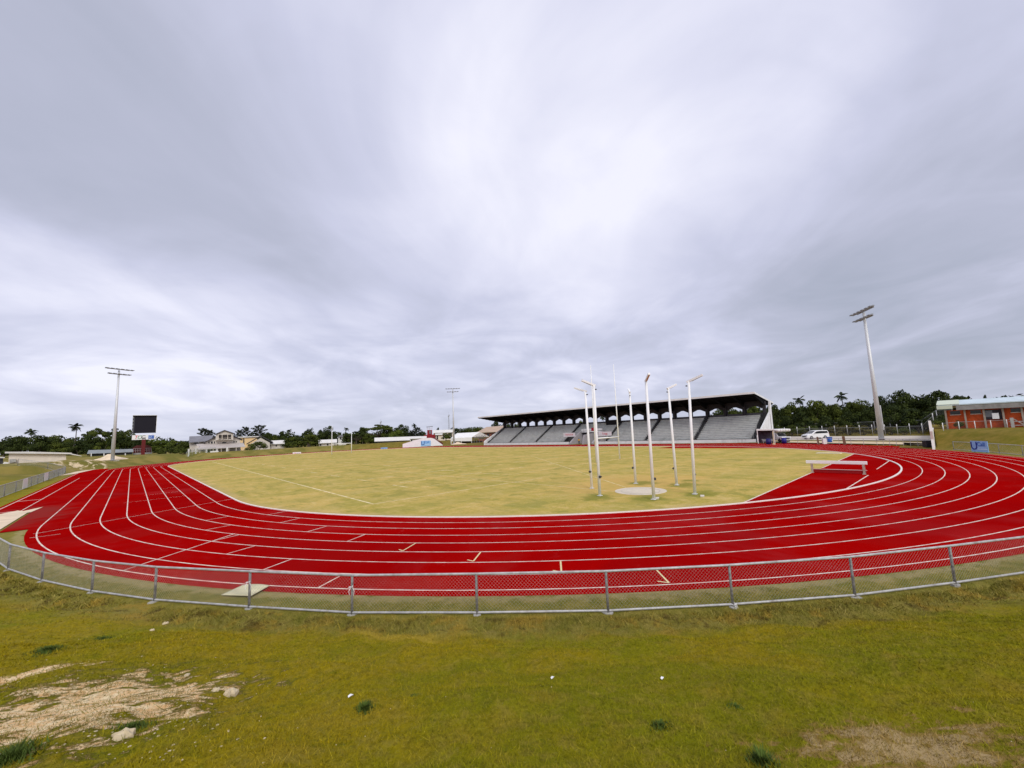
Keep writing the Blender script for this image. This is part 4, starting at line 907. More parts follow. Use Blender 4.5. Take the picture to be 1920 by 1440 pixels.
MB().prism([(x0, 5.4, TOP+1.12), (x0, 11, EA+.5), (x0, 11, EA+.4), (x0, 5.4, TOP+1.0)], (x1-x0, 0, 0)).build('rear_roof', mat('pale_blue_roof', (.50, .66, .74), .5), t_)
MB().box((hx(1906), -1.2, .7), (1.3, .1, .08)).box((hx(1906), -1.2, .2), (1.3, .1, .08)).bar((hx(1898), -1.2, -.6), (hx(1898), -1.2, 1.2), .3, .3).bar((hx(1900), -1.2, 1.1), (hx(1918), -1.2, .3), .1, .1).build('ramp_rail', CONC, t_)

# ---------------- left and far buildings
CREAM = mat('cream_wall', (.78, .69, .58), .85, .06, .8); WROOF = mat('white_roof', (.72, .70, .66), .6, .06, .5); BEIGE = mat('beige_wall', (.62, .57, .51), .9, .06, .6)
GREYROOF = mat('grey_tin', (.20, .20, .22), .6, .12, .6); DARKROOF = mat('dark_roof', (.055, .05, .055), .8, .15, 1)
def wallpoly(F, pts, y0, y1): return MB().prism([F.q(px, py, y0) for px, py in pts], (0, y1-y0, 0))
F = Fr(15, 866, 165); t_ = F.root('long_building', 'long low cream building with a flat white roof at the far left', 'building')
wallpoly(F, [(15, 876), (124, 862), (124, 852), (17, 850)], 0, 4).build('wall', CREAM, t_)
wallpoly(F, [(9, 850), (135, 851.5), (135, 849), (60, 846.8), (9, 847)], -.8, 4.2).build('roof', WROOF, t_)
wallpoly(F, [(132, 850), (153, 854.5), (153, 855.5), (132, 852)], -.8, 4).build('porch_roof', WROOF, t_)
wallpoly(F, [(18, 868), (30, 866), (30, 860.5), (18, 861)], -.6, -.1).build('low_wall', CONC, t_)
F = Fr(2, 869, 158); t_ = F.root('small_shed', 'small dark shed with a white roof at the left picture edge', 'shed')
wallpoly(F, [(-16, 874), (6, 872), (6, 859), (-16, 859)], 0, 4).build('wall', DARKSTEEL, t_); wallpoly(F, [(-18, 859), (9, 859), (9, 857), (-18, 856.5)], -.6, 4.6).build('roof', WROOF, t_)
wallpoly(F, [(4, 871), (16, 870), (16, 867), (8, 866)], -1, 1.2).build('trailer', WHITE, t_)
F = Fr(165, 852, 188); t_ = F.root('covered_seating', 'long low shelter with a blue-grey roof behind the left floodlight tower', 'shelter')
wallpoly(F, [(163, 851), (250, 847.5), (249, 841.8), (166, 844)], 0, 5).build('roof', mat('bluegrey_roof', (.36, .40, .46), .5, .08, .6), t_)
wallpoly(F, [(168, 856), (248, 852), (248, 848), (168, 851)], .8, 4.6).build('back_wall', DARKSTEEL, t_)
for px in (171, 195, 235): wallpoly(F, [(px-1, 858), (px+1, 858), (px+1, 850), (px-1, 850)], -.1, .3).build('post', WHITE, t_)
F = Fr(268, 850, 194); t_ = F.root('pavilion', 'small dark red pavilion with a white railing below the scoreboard', 'pavilion')
wallpoly(F, [(249, 850), (284, 848), (283, 839), (250, 840.5)], .6, 5).build('wall', mat('maroon_wall', (.12, .02, .02), .9, .2, 1), t_)
wallpoly(F, [(247, 841), (287, 839.5), (276, 834), (256, 835)], 0, 5.6).build('roof', mat('maroon_roof', (.085, .02, .018), .8), t_)
rl = MB()
for k in range(9): px = 250+k*4.2; rl.bar(F.q(px, 848.5, -.2), F.q(px, 841, -.2), .12, .12)
rl.bar(F.q(250, 841.5, -.2), F.q(284, 840, -.2), .14, .14); rl.bar(F.q(250, 845, -.2), F.q(284, 843.5, -.2), .1, .1); rl.build('railing', mat('railing_pink', (.32, .24, .24), .7), t_)
wallpoly(F, [(249, 853), (285, 850.5), (285, 847.8), (249, 849.8)], -.6, 0.2).build('plinth', CONC, t_)

F = Fr(420, 846, 205); t_ = F.root('gabled_house', 'large beige gabled house with a dark upstairs balcony and a long tin verandah roof', 'house')
wallpoly(F, [(386, 856), (452, 850), (450, 824), (422, 813), (385, 829)], 3, 14).build('wall', BEIGE, t_)
for a_, e_ in (((382, 831), (422, 811.5)), ((422, 811.5), (455, 825.5))):
    A, B_ = F.q(*a_, 2.2), F.q(*e_, 2.2); dz_ = Vector((0, 0, .35)); MB().prism([A, B_, B_+dz_, A+dz_], (0, 12.5, 0)).build('roof', DARKROOF, t_)
dm = wallpoly(F, [(404, 825.5), (437.5, 824.5), (437.5, 813), (421, 807.5), (405, 814.5)], .6, 3.2).build('dormer', mat('pale_beige', (.62, .57, .51), .9), t_)
wallpoly(F, [(409.5, 823.8), (434, 822.8), (434, 814.8), (409.5, 815.5)], .45, .62).build('balcony_opening', mat('balcony_dark', (.045, .038, .035), .9), dm)
pp = MB()
for px in (409.5, 416.5, 427, 434): A, B_ = F.q(px, 824, .3), F.q(px, 814.8, .3); pp.bar(A, B_, .16, .16)
pp.bar(F.q(409.5, 822, .3), F.q(434, 821, .3), .1, .1); pp.build('balcony_posts', CREAM, dm)
for a_, e_ in (((402, 815.5), (421, 807.5)), ((421, 807.5), (441, 814))):
    A, B_ = F.q(*a_, 0), F.q(*e_, 0); dz_ = Vector((0, 0, .3)); MB().prism([A, B_, B_+dz_, A+dz_], (0, 4, 0)).build('dormer_roof', DARKROOF, dm)
wallpoly(F, [(356, 848), (392, 846), (390, 829), (355, 830)], 5, 12).build('side_wing', BEIGE, t_)
A = [F.q(354, 830.5, 3.6), F.q(396, 827, 3.6), F.q(400, 817.5, 8), F.q(355, 819.5, 8)]; MB().prism(A, (0, 0, .3)).build('wing_roof', GREYROOF, t_)
for px, py, w_, h_ in ((392, 830, 2.2, 4), (397, 829.8, 3.4, 4), (402, 829.5, 2, 4), (439, 828.3, 2, 2.6), (443, 828, 2, 2.6), (368, 830.5, 8, 3), (420.5, 830, 7, 1.8)):
    wn = wallpoly(F, [(px-w_/2, py+h_/2), (px+w_/2, py+h_/2), (px+w_/2, py-h_/2), (px-w_/2, py-h_/2)], 2.85, 2.98) if px > 385 else wallpoly(F, [(px-w_/2, py+h_/2+1), (px+w_/2, py+h_/2+1), (px+w_/2, py-h_/2+1), (px-w_/2, py-h_/2+1)], 4.85, 4.98)
    wn.build('window', GLASS, t_)
A = [F.q(371, 843.5, -4), F.q(460, 838, -4), F.q(456, 831, 2.9), F.q(368, 833.5, 2.9)]; MB().prism(A, (0, 0, .2)).build('verandah_roof', mat('tin_beige', (.50, .45, .41), .6, .08, .5), t_)
for px in (375, 386, 400, 415, 429, 443, 456): A = F.q(px, 843.5-(px-371)*.06, -3.8); MB().bar(A+Vector((0, 0, -2)), A, .15, .15).build('verandah_post', CREAM, t_)
wallpoly(F, [(366, 846), (373, 846), (373, 836), (366.5, 837)], -2, 2.5).build('verandah_end', BEIGE, t_)

F = Fr(466, 836, 238); t_ = F.root('yellow_house', 'plain yellow walled house right of the large beige house', 'house')
wallpoly(F, [(447, 845), (482, 843), (482, 820), (449, 821)], 0, 8).build('wall', mat('yellow_wall', (.84, .60, .31), .9, .05, .5), t_)
wallpoly(F, [(444, 821), (490, 819), (488, 817.6), (446, 818.8)], -.6, 8.6).build('roof', WROOF, t_)
wallpoly(F, [(456, 833), (458, 833), (458, 822), (456, 822)], -.25, -.05).build('downpipe', DARKSTEEL, t_)
F = Fr(488, 838, 224); t_ = F.root('dark_gabled_house', 'dark-roofed gabled house half hidden by bushes', 'house')
wallpoly(F, [(470, 848), (506, 846), (506, 830), (489, 821), (470, 832)], .5, 9).build('wall', BEIGE, t_)
for a_, e_ in (((462, 833.5), (489, 818)), ((489, 818), (512, 830))):
    A, B_ = F.q(*a_, 0), F.q(*e_, 0); MB().prism([A, B_, B_+Vector((0, 0, .4)), A+Vector((0, 0, .4))], (0, 9.5, 0)).build('roof', DARKROOF, t_)
def low_building(px0, px1, ytop, yeave, ybase, D, label, slope=-.044, roofm=None, wallm=None, roof_d=6):
    pc_ = (px0+px1)/2; F = Fr(pc_, ybase, D); t_ = F.root('low_building', label, 'building'); k = lambda px, y: (px, y+(px-pc_)*slope)
    wallpoly(F, [k(px0+1, ybase+8), k(px1-1, ybase+8), k(px1-1, yeave), k(px0+1, yeave)], .8, roof_d).build('wall', wallm or BEIGE, t_)
    A = [F.q(*k(px0, yeave), 0), F.q(*k(px1, yeave), 0), F.q(*k(px1, ytop), roof_d*.6), F.q(*k(px0, ytop), roof_d*.6)]
    MB().prism(A, (0, 0, .2)).build('roof', roofm or WROOF, t_)
    n_ = max(2, int((px1-px0)/9))
    for i in range(n_):
        px = px0+4+(px1-px0-8)*i/max(1, n_-1); h_ = (ybase-yeave)*.35; y = yeave+(ybase-yeave)*.45
        wallpoly(F, [k(px-1.4, y+h_), k(px+1.4, y+h_), k(px+1.4, y-h_), k(px-1.4, y-h_)], .65, .79).build('window', GLASS, t_)
    return t_, F
low_building(502, 534, 826.5, 833, 838, 226, 'white-roofed low house right of the dark gabled house')
low_building(597, 632, 824.8, 831, 836, 232, 'low building with a long white roof behind the left far goal post')
t_, F = low_building(702, 790, 820, 826.5, 832, 216, 'very long white-roofed low building along the top of the far bank', slope=-.035, wallm=mat('shade_wall', (.10, .09, .08), .9))
t_, F = low_building(768, 800, 819, 822.5, 832, 206, 'boxy white building behind the white wing wall', wallm=WHITE)
F = Fr(642, 826, 236); t_ = F.root('small_house', 'small white two-storey house with one dark window between the far goal posts', 'house')
wallpoly(F, [(634, 836), (649, 836), (649, 818.5), (634, 819.5)], 0, 6).build('wall', WHITE, t_); wallpoly(F, [(632, 819.8), (651, 818.8), (645, 815.5), (638, 816)], -.6, 6.6).build('roof', GREYROOF, t_); wallpoly(F, [(637, 824), (640, 824), (640, 820.5), (637, 820.5)], -.1, -.01).build('window', GLASS, t_)
F = Fr(805, 824, 236); t_ = F.root('red_tower', 'dark red two-tier tower with an open platform on top', 'tower')
DR = mat('tower_red', (.26, .012, .02), .7, .1, 1)
wallpoly(F, [(795, 834), (816, 833), (816, 814.5), (795, 815.5)], 0, 5).build('base', DR, t_); wallpoly(F, [(801, 815.2), (810, 814.8), (810, 806), (801, 806.3)], .8, 4).build('upper_storey', DR, t_)
wallpoly(F, [(805, 813.5), (808, 813.3), (808, 807), (805, 807.2)], .65, .79).build('window', GREYROOF, t_)
wallpoly(F, [(799.5, 801), (811.5, 799.8), (811.5, 799), (799.5, 800.2)], .3, 4.5).build('platform_roof', GREYROOF, t_)
pp = MB()
for px in (801, 805.5, 810):
    for y in (.9, 3.8): pp.bar(F.q(px, 806.2, y), F.q(px, 800, y), .1, .1)
pp.bar(F.q(800.5, 803.5, .9), F.q(810.5, 803, .9), .1, .1); pp.build('platform_posts', mat('pinkish', (.5, .35, .35), .7), t_)
low_building(812, 850, 806.5, 811.5, 826, 268, 'large pale building behind the red tower with a long white roof', wallm=CREAM)
low_building(816, 836, 813.2, 815.5, 826, 250, 'cream flat-roofed house between the red tower and the marquee', wallm=CREAM)

# marquee
F = Fr(872, 833, 186); t_ = F.root('marquee_tent', 'white marquee with a dark open gable end beside the far end of the grandstand', 'tent')
PVC = mat('tent_white', (.80, .79, .77), .5, .04, .6); f0, f1, bk0, bk1 = F.q(845, 827.5, 0), F.q(885, 826.5, 0), F.q(857, 812.5, 4.5), F.q(900, 810.3, 4.5)
MB().prism([F.q(845, 822), F.q(885, 820), F.q(900, 810.3, 4.5), F.q(857, 812.5, 4.5)], (0, 0, .08)).build('roof', PVC, t_)
MB().prism([F.q(885, 820)+Vector((.02, 0, 0)), F.q(900, 810.3, 4.5)+Vector((.02, 0, 0)), F.q(918, 819, 9), F.q(905, 824, 9)], (0, 0, .07)).build('rear_roof', mat('tent_shade', (.62, .58, .54), .6), t_)
wallpoly(F, [(845, 827.5), (885, 827), (885, 820), (845, 822)], -.05, .02).build('valance', PVC, t_)
for px, y in ((845.5, 0), (884.5, 0), (846.5, 8), (914, 8.5), (865, 0)): MB().bar(F.q(px, 834, y), F.q(px, 821.5, y), .16, .16).build('leg', BRIGHT, t_)
wallpoly(F, [(850, 834), (905, 833), (905, 826.5), (850, 828)], 6, 6.2).build('dark_interior', mat('tent_dark', (.035, .025, .022), .9, .4, 1), t_)
for k in range(4): px = 889+k*5; MB().path([F.q(px, 832, 1+k*1.5), F.q(px, 823-k*.4, 1+k*1.5), F.q(px+5, 818-k, 1+k*1.5), F.q(px+9, 823, 1+k*1.5)], .10, 5).build('frame_arch', GREYROOF, t_)
F = Fr(918, 816, 200); t_ = F.root('brown_roofed_building', 'building with a broad pale brown roof behind the far end of the grandstand', 'building')
MB().prism([F.q(893, 812, 0), F.q(936, 810, 0), F.q(946, 799, 8), F.q(912, 801.5, 8)], (0, 0, .25)).build('roof', mat('pale_brown_roof', (.46, .34, .25), .7, .08, .4), t_)
wallpoly(F, [(897, 834), (940, 832), (940, 811), (897, 813)], 1, 9).build('wall', mat('red_brown_wall', (.24, .09, .06), .9, .1, .8), t_)
for k in range(4): px = 904+k*9; wallpoly(F, [(px, 818), (px+5, 818), (px+5, 813.5), (px, 813.5)], .85, .98).build('window', GLASS, t_)

# masts
def mast(px, ptop, pbase, D, label):
    p = at(px, pbase, D); zt_ = at(px, ptop, D).z; gz = hgt(p.x, p.y); H = zt_-gz; w_ = 1.0
    t_ = thing('radio_mast', label, 'mast', (p.x, p.y, gz)); m_ = MB()
    for k in range(3):
        a_ = 2*math.pi*k/3; m_.tube((w_*math.cos(a_), w_*math.sin(a_), 0), (.3*math.cos(a_), .3*math.sin(a_), H*.86), .10, .08, 5)
        for j in range(10):
            z0_, z1_ = H*.086*j, H*.086*(j+1); r0_, r1_ = w_+(.3-w_)*j/10, w_+(.3-w_)*(j+1)/10; b_ = a_+2*math.pi/3
            m_.tube((r0_*math.cos(a_), r0_*math.sin(a_), z0_), (r1_*math.cos(b_), r1_*math.sin(b_), z1_), .05, n=3)
    m_.build('lattice', mat('mast_grey', (.33, .34, .37), .6), t_)
    MB().tube((0, 0, H*.84), (0, 0, H), .10, .04, 5).build('antenna', mat('mast_grey', (.33, .34, .37), .6), t_)
    an = MB()
    for k in range(5): a_ = k*1.26; an.box((.7*math.cos(a_), .7*math.sin(a_), H*.86-.5*k % 2), (.35, .35, 1.6), a_)
    an.build('panels', mat('mast_panel', (.45, .46, .48), .6), t_)
mast(714, 785, 812, 430, 'thin radio mast rising behind the flat-topped tree'); mast(842, 772, 812, 420, 'taller thin radio mast just left of the most distant floodlight tower')

# gateway between the far banks
for px, py, h_, lab in ((353.5, 851, 1.9, 'leftmost slim pole of the far gateway, before the dark bushes'), (367, 852, 2.2, 'pale gate post wrapped in netting, second from left at the far gateway'), (387, 851.5, 1.9, 'white gate post in the middle of the far gateway'), (406.5, 851, 1.9, 'white gate post at the right side of the far gateway'), (425.5, 844.5, 1.2, 'short white post on the bank right of the far gateway')):
    p = at(px, py, 182); g0 = hgt(p.x, p.y); t_ = MB().bar((p.x, p.y, g0-.2), (p.x, p.y, at(px, py-6.5*h_/1.9*1.3, 182).z), .42, .42).box((p.x, p.y, at(px, py-6.5*h_/1.9*1.3, 182).z+.1), (.55, .55, .15)).build('gate_post', WHITE); tag(t_, lab, 'post')
p = at(402, 854, 178); tag(MB().box((p.x, p.y, hgt(p.x, p.y)+.22), (2.6, .5, .45), -YAW).build('kerb_block', WHITE), 'low white block on the ground between the far gate posts', 'block')
chain_link('chain_link_fence', 'green netting fence across the far gateway below the large house', fence_line(352, 181, 407, 181, 6), 1.7, GALV, GALV, .3, .012, bottom=None, foot=False, meshmat=mat('green_net', (.10, .20, .10), .8))
F = Fr(203, 877, 150); t_ = F.root('banner', 'small blue banner on a grey mesh fence at the foot of the left floodlight tower', 'banner')
wallpoly(F, [(200, 877.5), (205.5, 877), (205.5, 868), (200, 868.5)], 0, .08).build('cloth', mat('banner_blue', (.10, .25, .52), .7, .1, 2), t_); wallpoly(F, [(194.5, 879), (219, 876), (219, 868), (194.5, 869.5)], .2, .24).build('mesh_panel', mat('mesh_grey', (.22, .23, .23), .9), t_)
# heap of sand by the tower
def heap(px, py, D, r, h_, label):
    p = at(px, py, D); g0 = hgt(p.x, p.y); mb_ = MB(); n1_, n2_ = 9, 26
    vs = [(0, 0, h_)]; fs = []
    for j in range(1, n1_+1):
        for i in range(n2_):
            a_ = 2*math.pi*i/n2_; rr = r*j/n1_*(1+.18*math.sin(3*a_+1)+.08*math.sin(7*a_)); u = j/n1_
            vs.append((rr*math.cos(a_)*1.7, rr*math.sin(a_), h_*(1-u)**1.3*(1+.15*math.sin(5*a_+j))-.15*u))
    for i in range(n2_): fs.append((0, 1+i, 1+(i+1) % n2_))
    for j in range(n1_-1):
        for i in range(n2_): a_, b_ = 1+j*n2_+i, 1+j*n2_+(i+1) % n2_; fs.append((a_, a_+n2_, b_+n2_, b_))
    mb_.add(vs, fs); o = mb_.build('sand_heap', SAND, None, True); o.location = (p.x, p.y, g0); o.rotation_euler = (0, 0, -YAW); tag(o, label, 'sand heap')
heap(205, 861, 162, 2.6, 1.5, 'heap of pale sand behind the foot of the left floodlight tower'); heap(858, 833, 176, 2.2, .9, 'low heap of pale sand before the white marquee')

# limestone lumps and litter
def rock(px, py, r, label, m_, group):
    p = gpt(px, py); mb_ = MB().sphere((0, 0, 0), (r, r*.8, r*.5), 11, 8)
    mb_.v = [(x*(1+.35*math.sin(9*y/r+px)), y*(1+.3*math.cos(8*x/r+py)), z*(1+.3*math.sin(7*(x+y)/r))) for x, y, z in mb_.v]
    o = mb_.build('limestone_lump', m_, None, False); o.location = (p.x, p.y, hgt(p.x, p.y)+r*.12); o.rotation_euler = (0, 0, px); tag(o, label, 'rock', group)
ROCK = mat('limestone', (.58, .48, .31), .95, .12, 12)
for px, py, r, lab in ((432, 1303, .105, 'largest pale limestone lump at the right end of the bare patch'), (232, 1383, .095, 'long pale limestone lump below the bare patch'), (404, 1296, .055, 'pale limestone lump just left of the largest one'), (310, 1170, .07, 'flat limestone lump in the grass below the near fence'), (285, 1183, .05, 'small limestone lump beside the flat one below the near fence'), (350, 1268, .05, 'pale lump at the upper edge of the bare patch')):
    rock(px, py, r, lab, ROCK, 'limestone lumps by the bare patch')
pb = MB()
for k in range(900):
    if k < 720: px, py = random.gauss(170, 130), random.gauss(1335, 50)
    else: px, py = random.uniform(0, 1900), random.uniform(1180, 1438)
    if py > 1438 or py < 1170: continue
    p = gpt(px, py); r = random.uniform(.004, .011)*(1.15 if k < 720 else .6); pb.sphere((p.x, p.y, p.z+r*.4), (r*random.uniform(.8, 1.6), r, r*.6), 5, 4)
tag(pb.build('pebbles', ROCK), 'pale pebbles and crumbs scattered over the near grass', 'pebbles', kind='stuff')
for px, py, lab in ((1242, 1276, 'scrap of white paper on the grass right of the middle'), (1036, 1275, 'small white scrap on the open grass near the middle'), (657, 1310, 'white scrap beside the dark green tuft at left')):
    p = gpt(px, py); mb_ = MB(); zz = p.z+.03
    mb_.add([(p.x-.03, p.y-.012, zz), (p.x, p.y-.02, zz+.012), (p.x+.035, p.y-.006, zz+.003), (p.x-.025, p.y+.014, zz+.008), (p.x+.006, p.y+.012, zz+.018), (p.x+.03, p.y+.02, zz)], [(0, 1, 4, 3), (1, 2, 5, 4)])
    o = mb_.build('paper_scrap', BRIGHT); s_ = o.modifiers.new('t', 'SOLIDIFY'); s_.thickness = .003; tag(o, lab, 'litter')
# dark green weed tufts
WEED = mat('weed_green', (.070, .110, .012), .8, .3, 9)
def tuft(px, py, r, h_, label, k=150):
    p = gpt(px, py); V = []; Fc = []
    for i in range(k):
        a_ = random.uniform(0, 6.28); rr = min(abs(random.gauss(0, r*.5)), r); x, y = p.x+rr*math.cos(a_), p.y+rr*math.sin(a_); z = hgt(x, y); w_ = random.uniform(.003, .008); hh = h_*random.uniform(.4, 1)*(1.2-rr/r*.7); b_ = random.uniform(0, 6.28); ln = hh*.8
        V += [(x-w_*math.sin(b_), y+w_*math.cos(b_), z), (x+w_*math.sin(b_), y-w_*math.cos(b_), z), (x+ln*math.cos(b_), y+ln*math.sin(b_), z+hh)]; Fc.append((len(V)-3, len(V)-2, len(V)-1))
    o = bpy.data.objects.new('weed_tuft', raw_mesh('weed_tuft', V, Fc, WEED)); COL.objects.link(o); tag(o, label, 'weed', 'dark green weed tufts on the near bank')
for px, py, r, h_, lab, k in ((684, 1330, .11, .07, 'round dark green weed tuft in the grass left of the middle', 500), (776, 1307, .10, .03, 'flat dark weed patch up and right of the round tuft', 260), (1238, 1364, .12, .04, 'dark green weed patch in the grass right of the middle', 420), (1378, 1326, .10, .03, 'small dark weed patch in the right half of the bank', 220), (20, 1425, .22, .12, 'bushy dark weed at the bottom left corner', 600), (90, 1220, .30, .07, 'broad dark weed patch above the bare ground at left', 900), (190, 1200, .25, .06, 'dark weed patch running up right from the bare ground', 600),
                          (250, 1365, .18, .06, 'weed patch between the sandy streaks of the bare ground', 500), (1430, 1430, .12, .10, 'leafy green weed at the bottom edge right of the middle', 400)):
    tuft(px, py, r, h_, lab, k)

# ---------------- one person by the tunnel
def person(px, py, D, label):
    p = at(px, py, D); root = thing('person', label, 'person', (p.x, p.y, .02), -YAW+R(180))
    J = [((0, 0, .92), .13), ((0, .01, 1.12), .14), ((0, .01, 1.36), .15), ((0, .02, 1.50), .055), ((0, .03, 1.60), .085), ((0, .03, 1.70), .075),
         ((.20, 0, 1.40), .06), ((.25, .03, 1.14), .045), ((.24, .10, .90), .035), ((-.20, 0, 1.40), .06), ((-.25, .02, 1.14), .045), ((-.24, .08, .90), .035),
         ((.10, 0, .86), .095), ((.11, .02, .48), .065), ((.12, -.02, .08), .045), ((.12, .10, .04), .04), ((-.10, 0, .86), .095), ((-.11, .03, .48), .065), ((-.12, 0, .08), .045), ((-.12, .12, .04), .04)]
    E_ = [(0, 1), (1, 2), (2, 3), (3, 4), (4, 5), (2, 6), (6, 7), (7, 8), (2, 9), (9, 10), (10, 11), (0, 12), (12, 13), (13, 14), (14, 15), (0, 16), (16, 17), (17, 18), (18, 19)]
    def skin(name, pick, grow, m_):
        ids = [i for i in range(len(J)) if i in pick]; mp = {i: k for k, i in enumerate(ids)}
        me = bpy.data.meshes.new(name); me.from_pydata([J[i][0] for i in ids], [(mp[a], mp[b]) for a, b in E_ if a in mp and b in mp], [])
        o = bpy.data.objects.new(name, me); COL.objects.link(o); o.parent = root
        md = o.modifiers.new('skin', 'SKIN'); me.skin_vertices[0].data[0].use_root = True
        for k, i in enumerate(ids): me.skin_vertices[0].data[k].radius = (J[i][1]+grow, J[i][1]*.8+grow)
        sb = o.modifiers.new('sub', 'SUBSURF'); sb.levels = 1; sb.render_levels = 2; me.materials.append(m_); return o
    skin('body', set(range(20)), 0, mat('skin', (.20, .10, .06), .6)); skin('shirt', {0, 1, 2, 6, 7, 9, 10}, .018, mat('yellow_shirt', (.75, .45, .03), .8)); skin('trousers', {0, 12, 13, 14, 16, 17, 18}, .016, mat('dark_trousers', (.02, .02, .025), .8))
    MB().sphere((0, .015, 1.70), (.095, .10, .085), 10, 6).build('hair', BLACK, root, True)
person(1086, 833.5, math.hypot(46.9+.6-CX, 34.3-CY), 'person in a yellow shirt and dark trousers standing before the stand tunnel')

# ================================================================== TREES
def leaf_mat(name, dark, light, trans=.25):
    m = bpy.data.materials.new(name); m.use_nodes = True; n = NB(m.node_tree); b = m.node_tree.nodes['Principled BSDF']
    a = m.node_tree.nodes.new('ShaderNodeAttribute'); a.attribute_name = 'tone'; oi = m.node_tree.nodes.new('ShaderNodeObjectInfo')
    c = n.mix(a.outputs['Fac'], dark, light); c = n.mix(n.math('MULTIPLY', oi.outputs['Random'], .5), c, tuple(q*.6 for q in light))
    n.put(b.inputs['Base Color'], c); b.inputs['Roughness'].default_value = .75; b.inputs['Specular IOR Level'].default_value = .15; return m
LEAF = leaf_mat('broad_leaf', (.018, .032, .006), (.110, .135, .020)); LEAFD = leaf_mat('dark_leaf', (.012, .022, .006), (.062, .084, .016)); LEAFL = leaf_mat('light_leaf', (.040, .070, .010), (.16, .20, .03))
PALMG = leaf_mat('palm_leaf', (.014, .022, .009), (.040, .055, .016)); NEEDLE = leaf_mat('feathery_leaf', (.018, .024, .016), (.055, .065, .040)); OLIVE = leaf_mat('scrub_leaf', (.045, .045, .012), (.15, .13, .035)); BARK = mat('bark', (.10, .08, .06), .95, .25, 3)
def leaf_mesh(name, C, Rr, per, size, m_, squash=.75, tones=None, seed=0, shell=.5, droop=0.0):
    g_ = np.random.default_rng(seed); V = []; T = []
    for ci, (c, r) in enumerate(zip(C, Rr)):
        k = per; u = g_.normal(size=(k, 3)); u /= np.linalg.norm(u, axis=1)[:, None]; rad = r*(shell+(1-shell)*g_.random(k))**.6
        p = np.asarray(c)+u*rad[:, None]*np.array([1, 1, squash]); nrm = u+g_.normal(0, .6, (k, 3)); nrm /= np.linalg.norm(nrm, axis=1)[:, None]
        a_ = np.cross(nrm, g_.normal(size=(k, 3))); a_ /= np.linalg.norm(a_, axis=1)[:, None]; b_ = np.cross(nrm, a_)
        s_ = size*g_.uniform(.6, 1.35, k)[:, None]; a_ = a_*s_; b_ = b_*s_*.55
        V.append(np.stack([p-a_, p-b_*1.0, p+a_, p+b_*1.0], 1))
        t0 = (tones[ci] if tones is not None else g_.random()); T.append(np.repeat(np.clip(t0+g_.normal(0, .15, k), 0, 1), 4))
    V = np.concatenate(V).reshape(-1, 3); F = np.arange(len(V)).reshape(-1, 4); me = raw_mesh(name, V, F, m_, 4)
    at_ = me.attributes.new('tone', 'FLOAT', 'POINT'); at_.data.foreach_set('value', np.concatenate(T).astype(np.float32)); return me
def broad(seed, m_, wide=False):
    g_ = np.random.default_rng(seed); C = []; Rr = []; tr_ = MB(); tr_.path([(0, 0, -.08), (.01, .01, .12), (0, .0, .32)], .035, 7, .024)
    n_ = 24 if not wide else 26
    for i in range(n_):
        a_ = g_.uniform(0, 6.28); q = g_.random()**.5
        if wide: rr = .50*q; z = .80-.18*q*q+g_.uniform(-.07, .07); r = g_.uniform(.09, .13)
        else: rr = .40*q; z = .20+.66*math.sqrt(max(0, 1-q*q*.95))*g_.uniform(.12, 1); r = g_.uniform(.11, .19)
        c = (rr*math.cos(a_), rr*math.sin(a_), z); C.append(c); Rr.append(r)
        if i % 3 == 0 or wide: tr_.path([(0, 0, .26+.1*g_.random()), (c[0]*.5, c[1]*.5, .35+z*.25), (c[0]*.95, c[1]*.95, z-.03)], .014, 5, .004)
    return leaf_mesh('crown', C, Rr, 170 if not wide else 130, .026 if not wide else .024, m_, .7 if not wide else .42, seed=seed), tr_.mesh('trunk', BARK)
def palm(seed):
    g_ = np.random.default_rng(seed); tr_ = MB(); lx = g_.uniform(-.08, .08); pts = [(lx*(k/6)**2, .02*math.sin(k), k/6*.84-.03*(k == 0)) for k in range(7)]; tr_.path(pts, .013, 7, .008); top = Vector(pts[-1])
    V = []; F = []; T = []
    for i in range(19):
        a_ = i*2.4+g_.uniform(-.2, .2); el = g_.uniform(-.5, 1.25); ln = g_.uniform(.125, .17); p = top.copy(); d = Vector((math.cos(a_)*math.cos(el), math.sin(a_)*math.cos(el), math.sin(el))); q0 = p.copy(); tone = g_.random()
        for j in range(9):
            q1 = q0+d*ln/9; d = (d+Vector((0, 0, -.16))).normalized(); side = d.cross(Vector((0, 0, 1))).normalized() if abs(d.z) < .99 else Vector((1, 0, 0)); w_ = .034*math.sin(math.pi*(j+.8)/10)
            for sgn in (-1, 1):
                o = len(V); V += [q0, q1, q1+side*sgn*w_+d*.02+Vector((0, 0, -w_*.55)), q0+side*sgn*w_*.9+d*.018+Vector((0, 0, -w_*.6))]; F.append((o, o+1, o+2, o+3)); T += [tone]*4
            q0 = q1
    me = raw_mesh('crown', [tuple(v) for v in V], F, PALMG, 4); at_ = me.attributes.new('tone', 'FLOAT', 'POINT'); at_.data.foreach_set('value', np.array(T, np.float32)); return me, tr_.mesh('trunk', BARK)
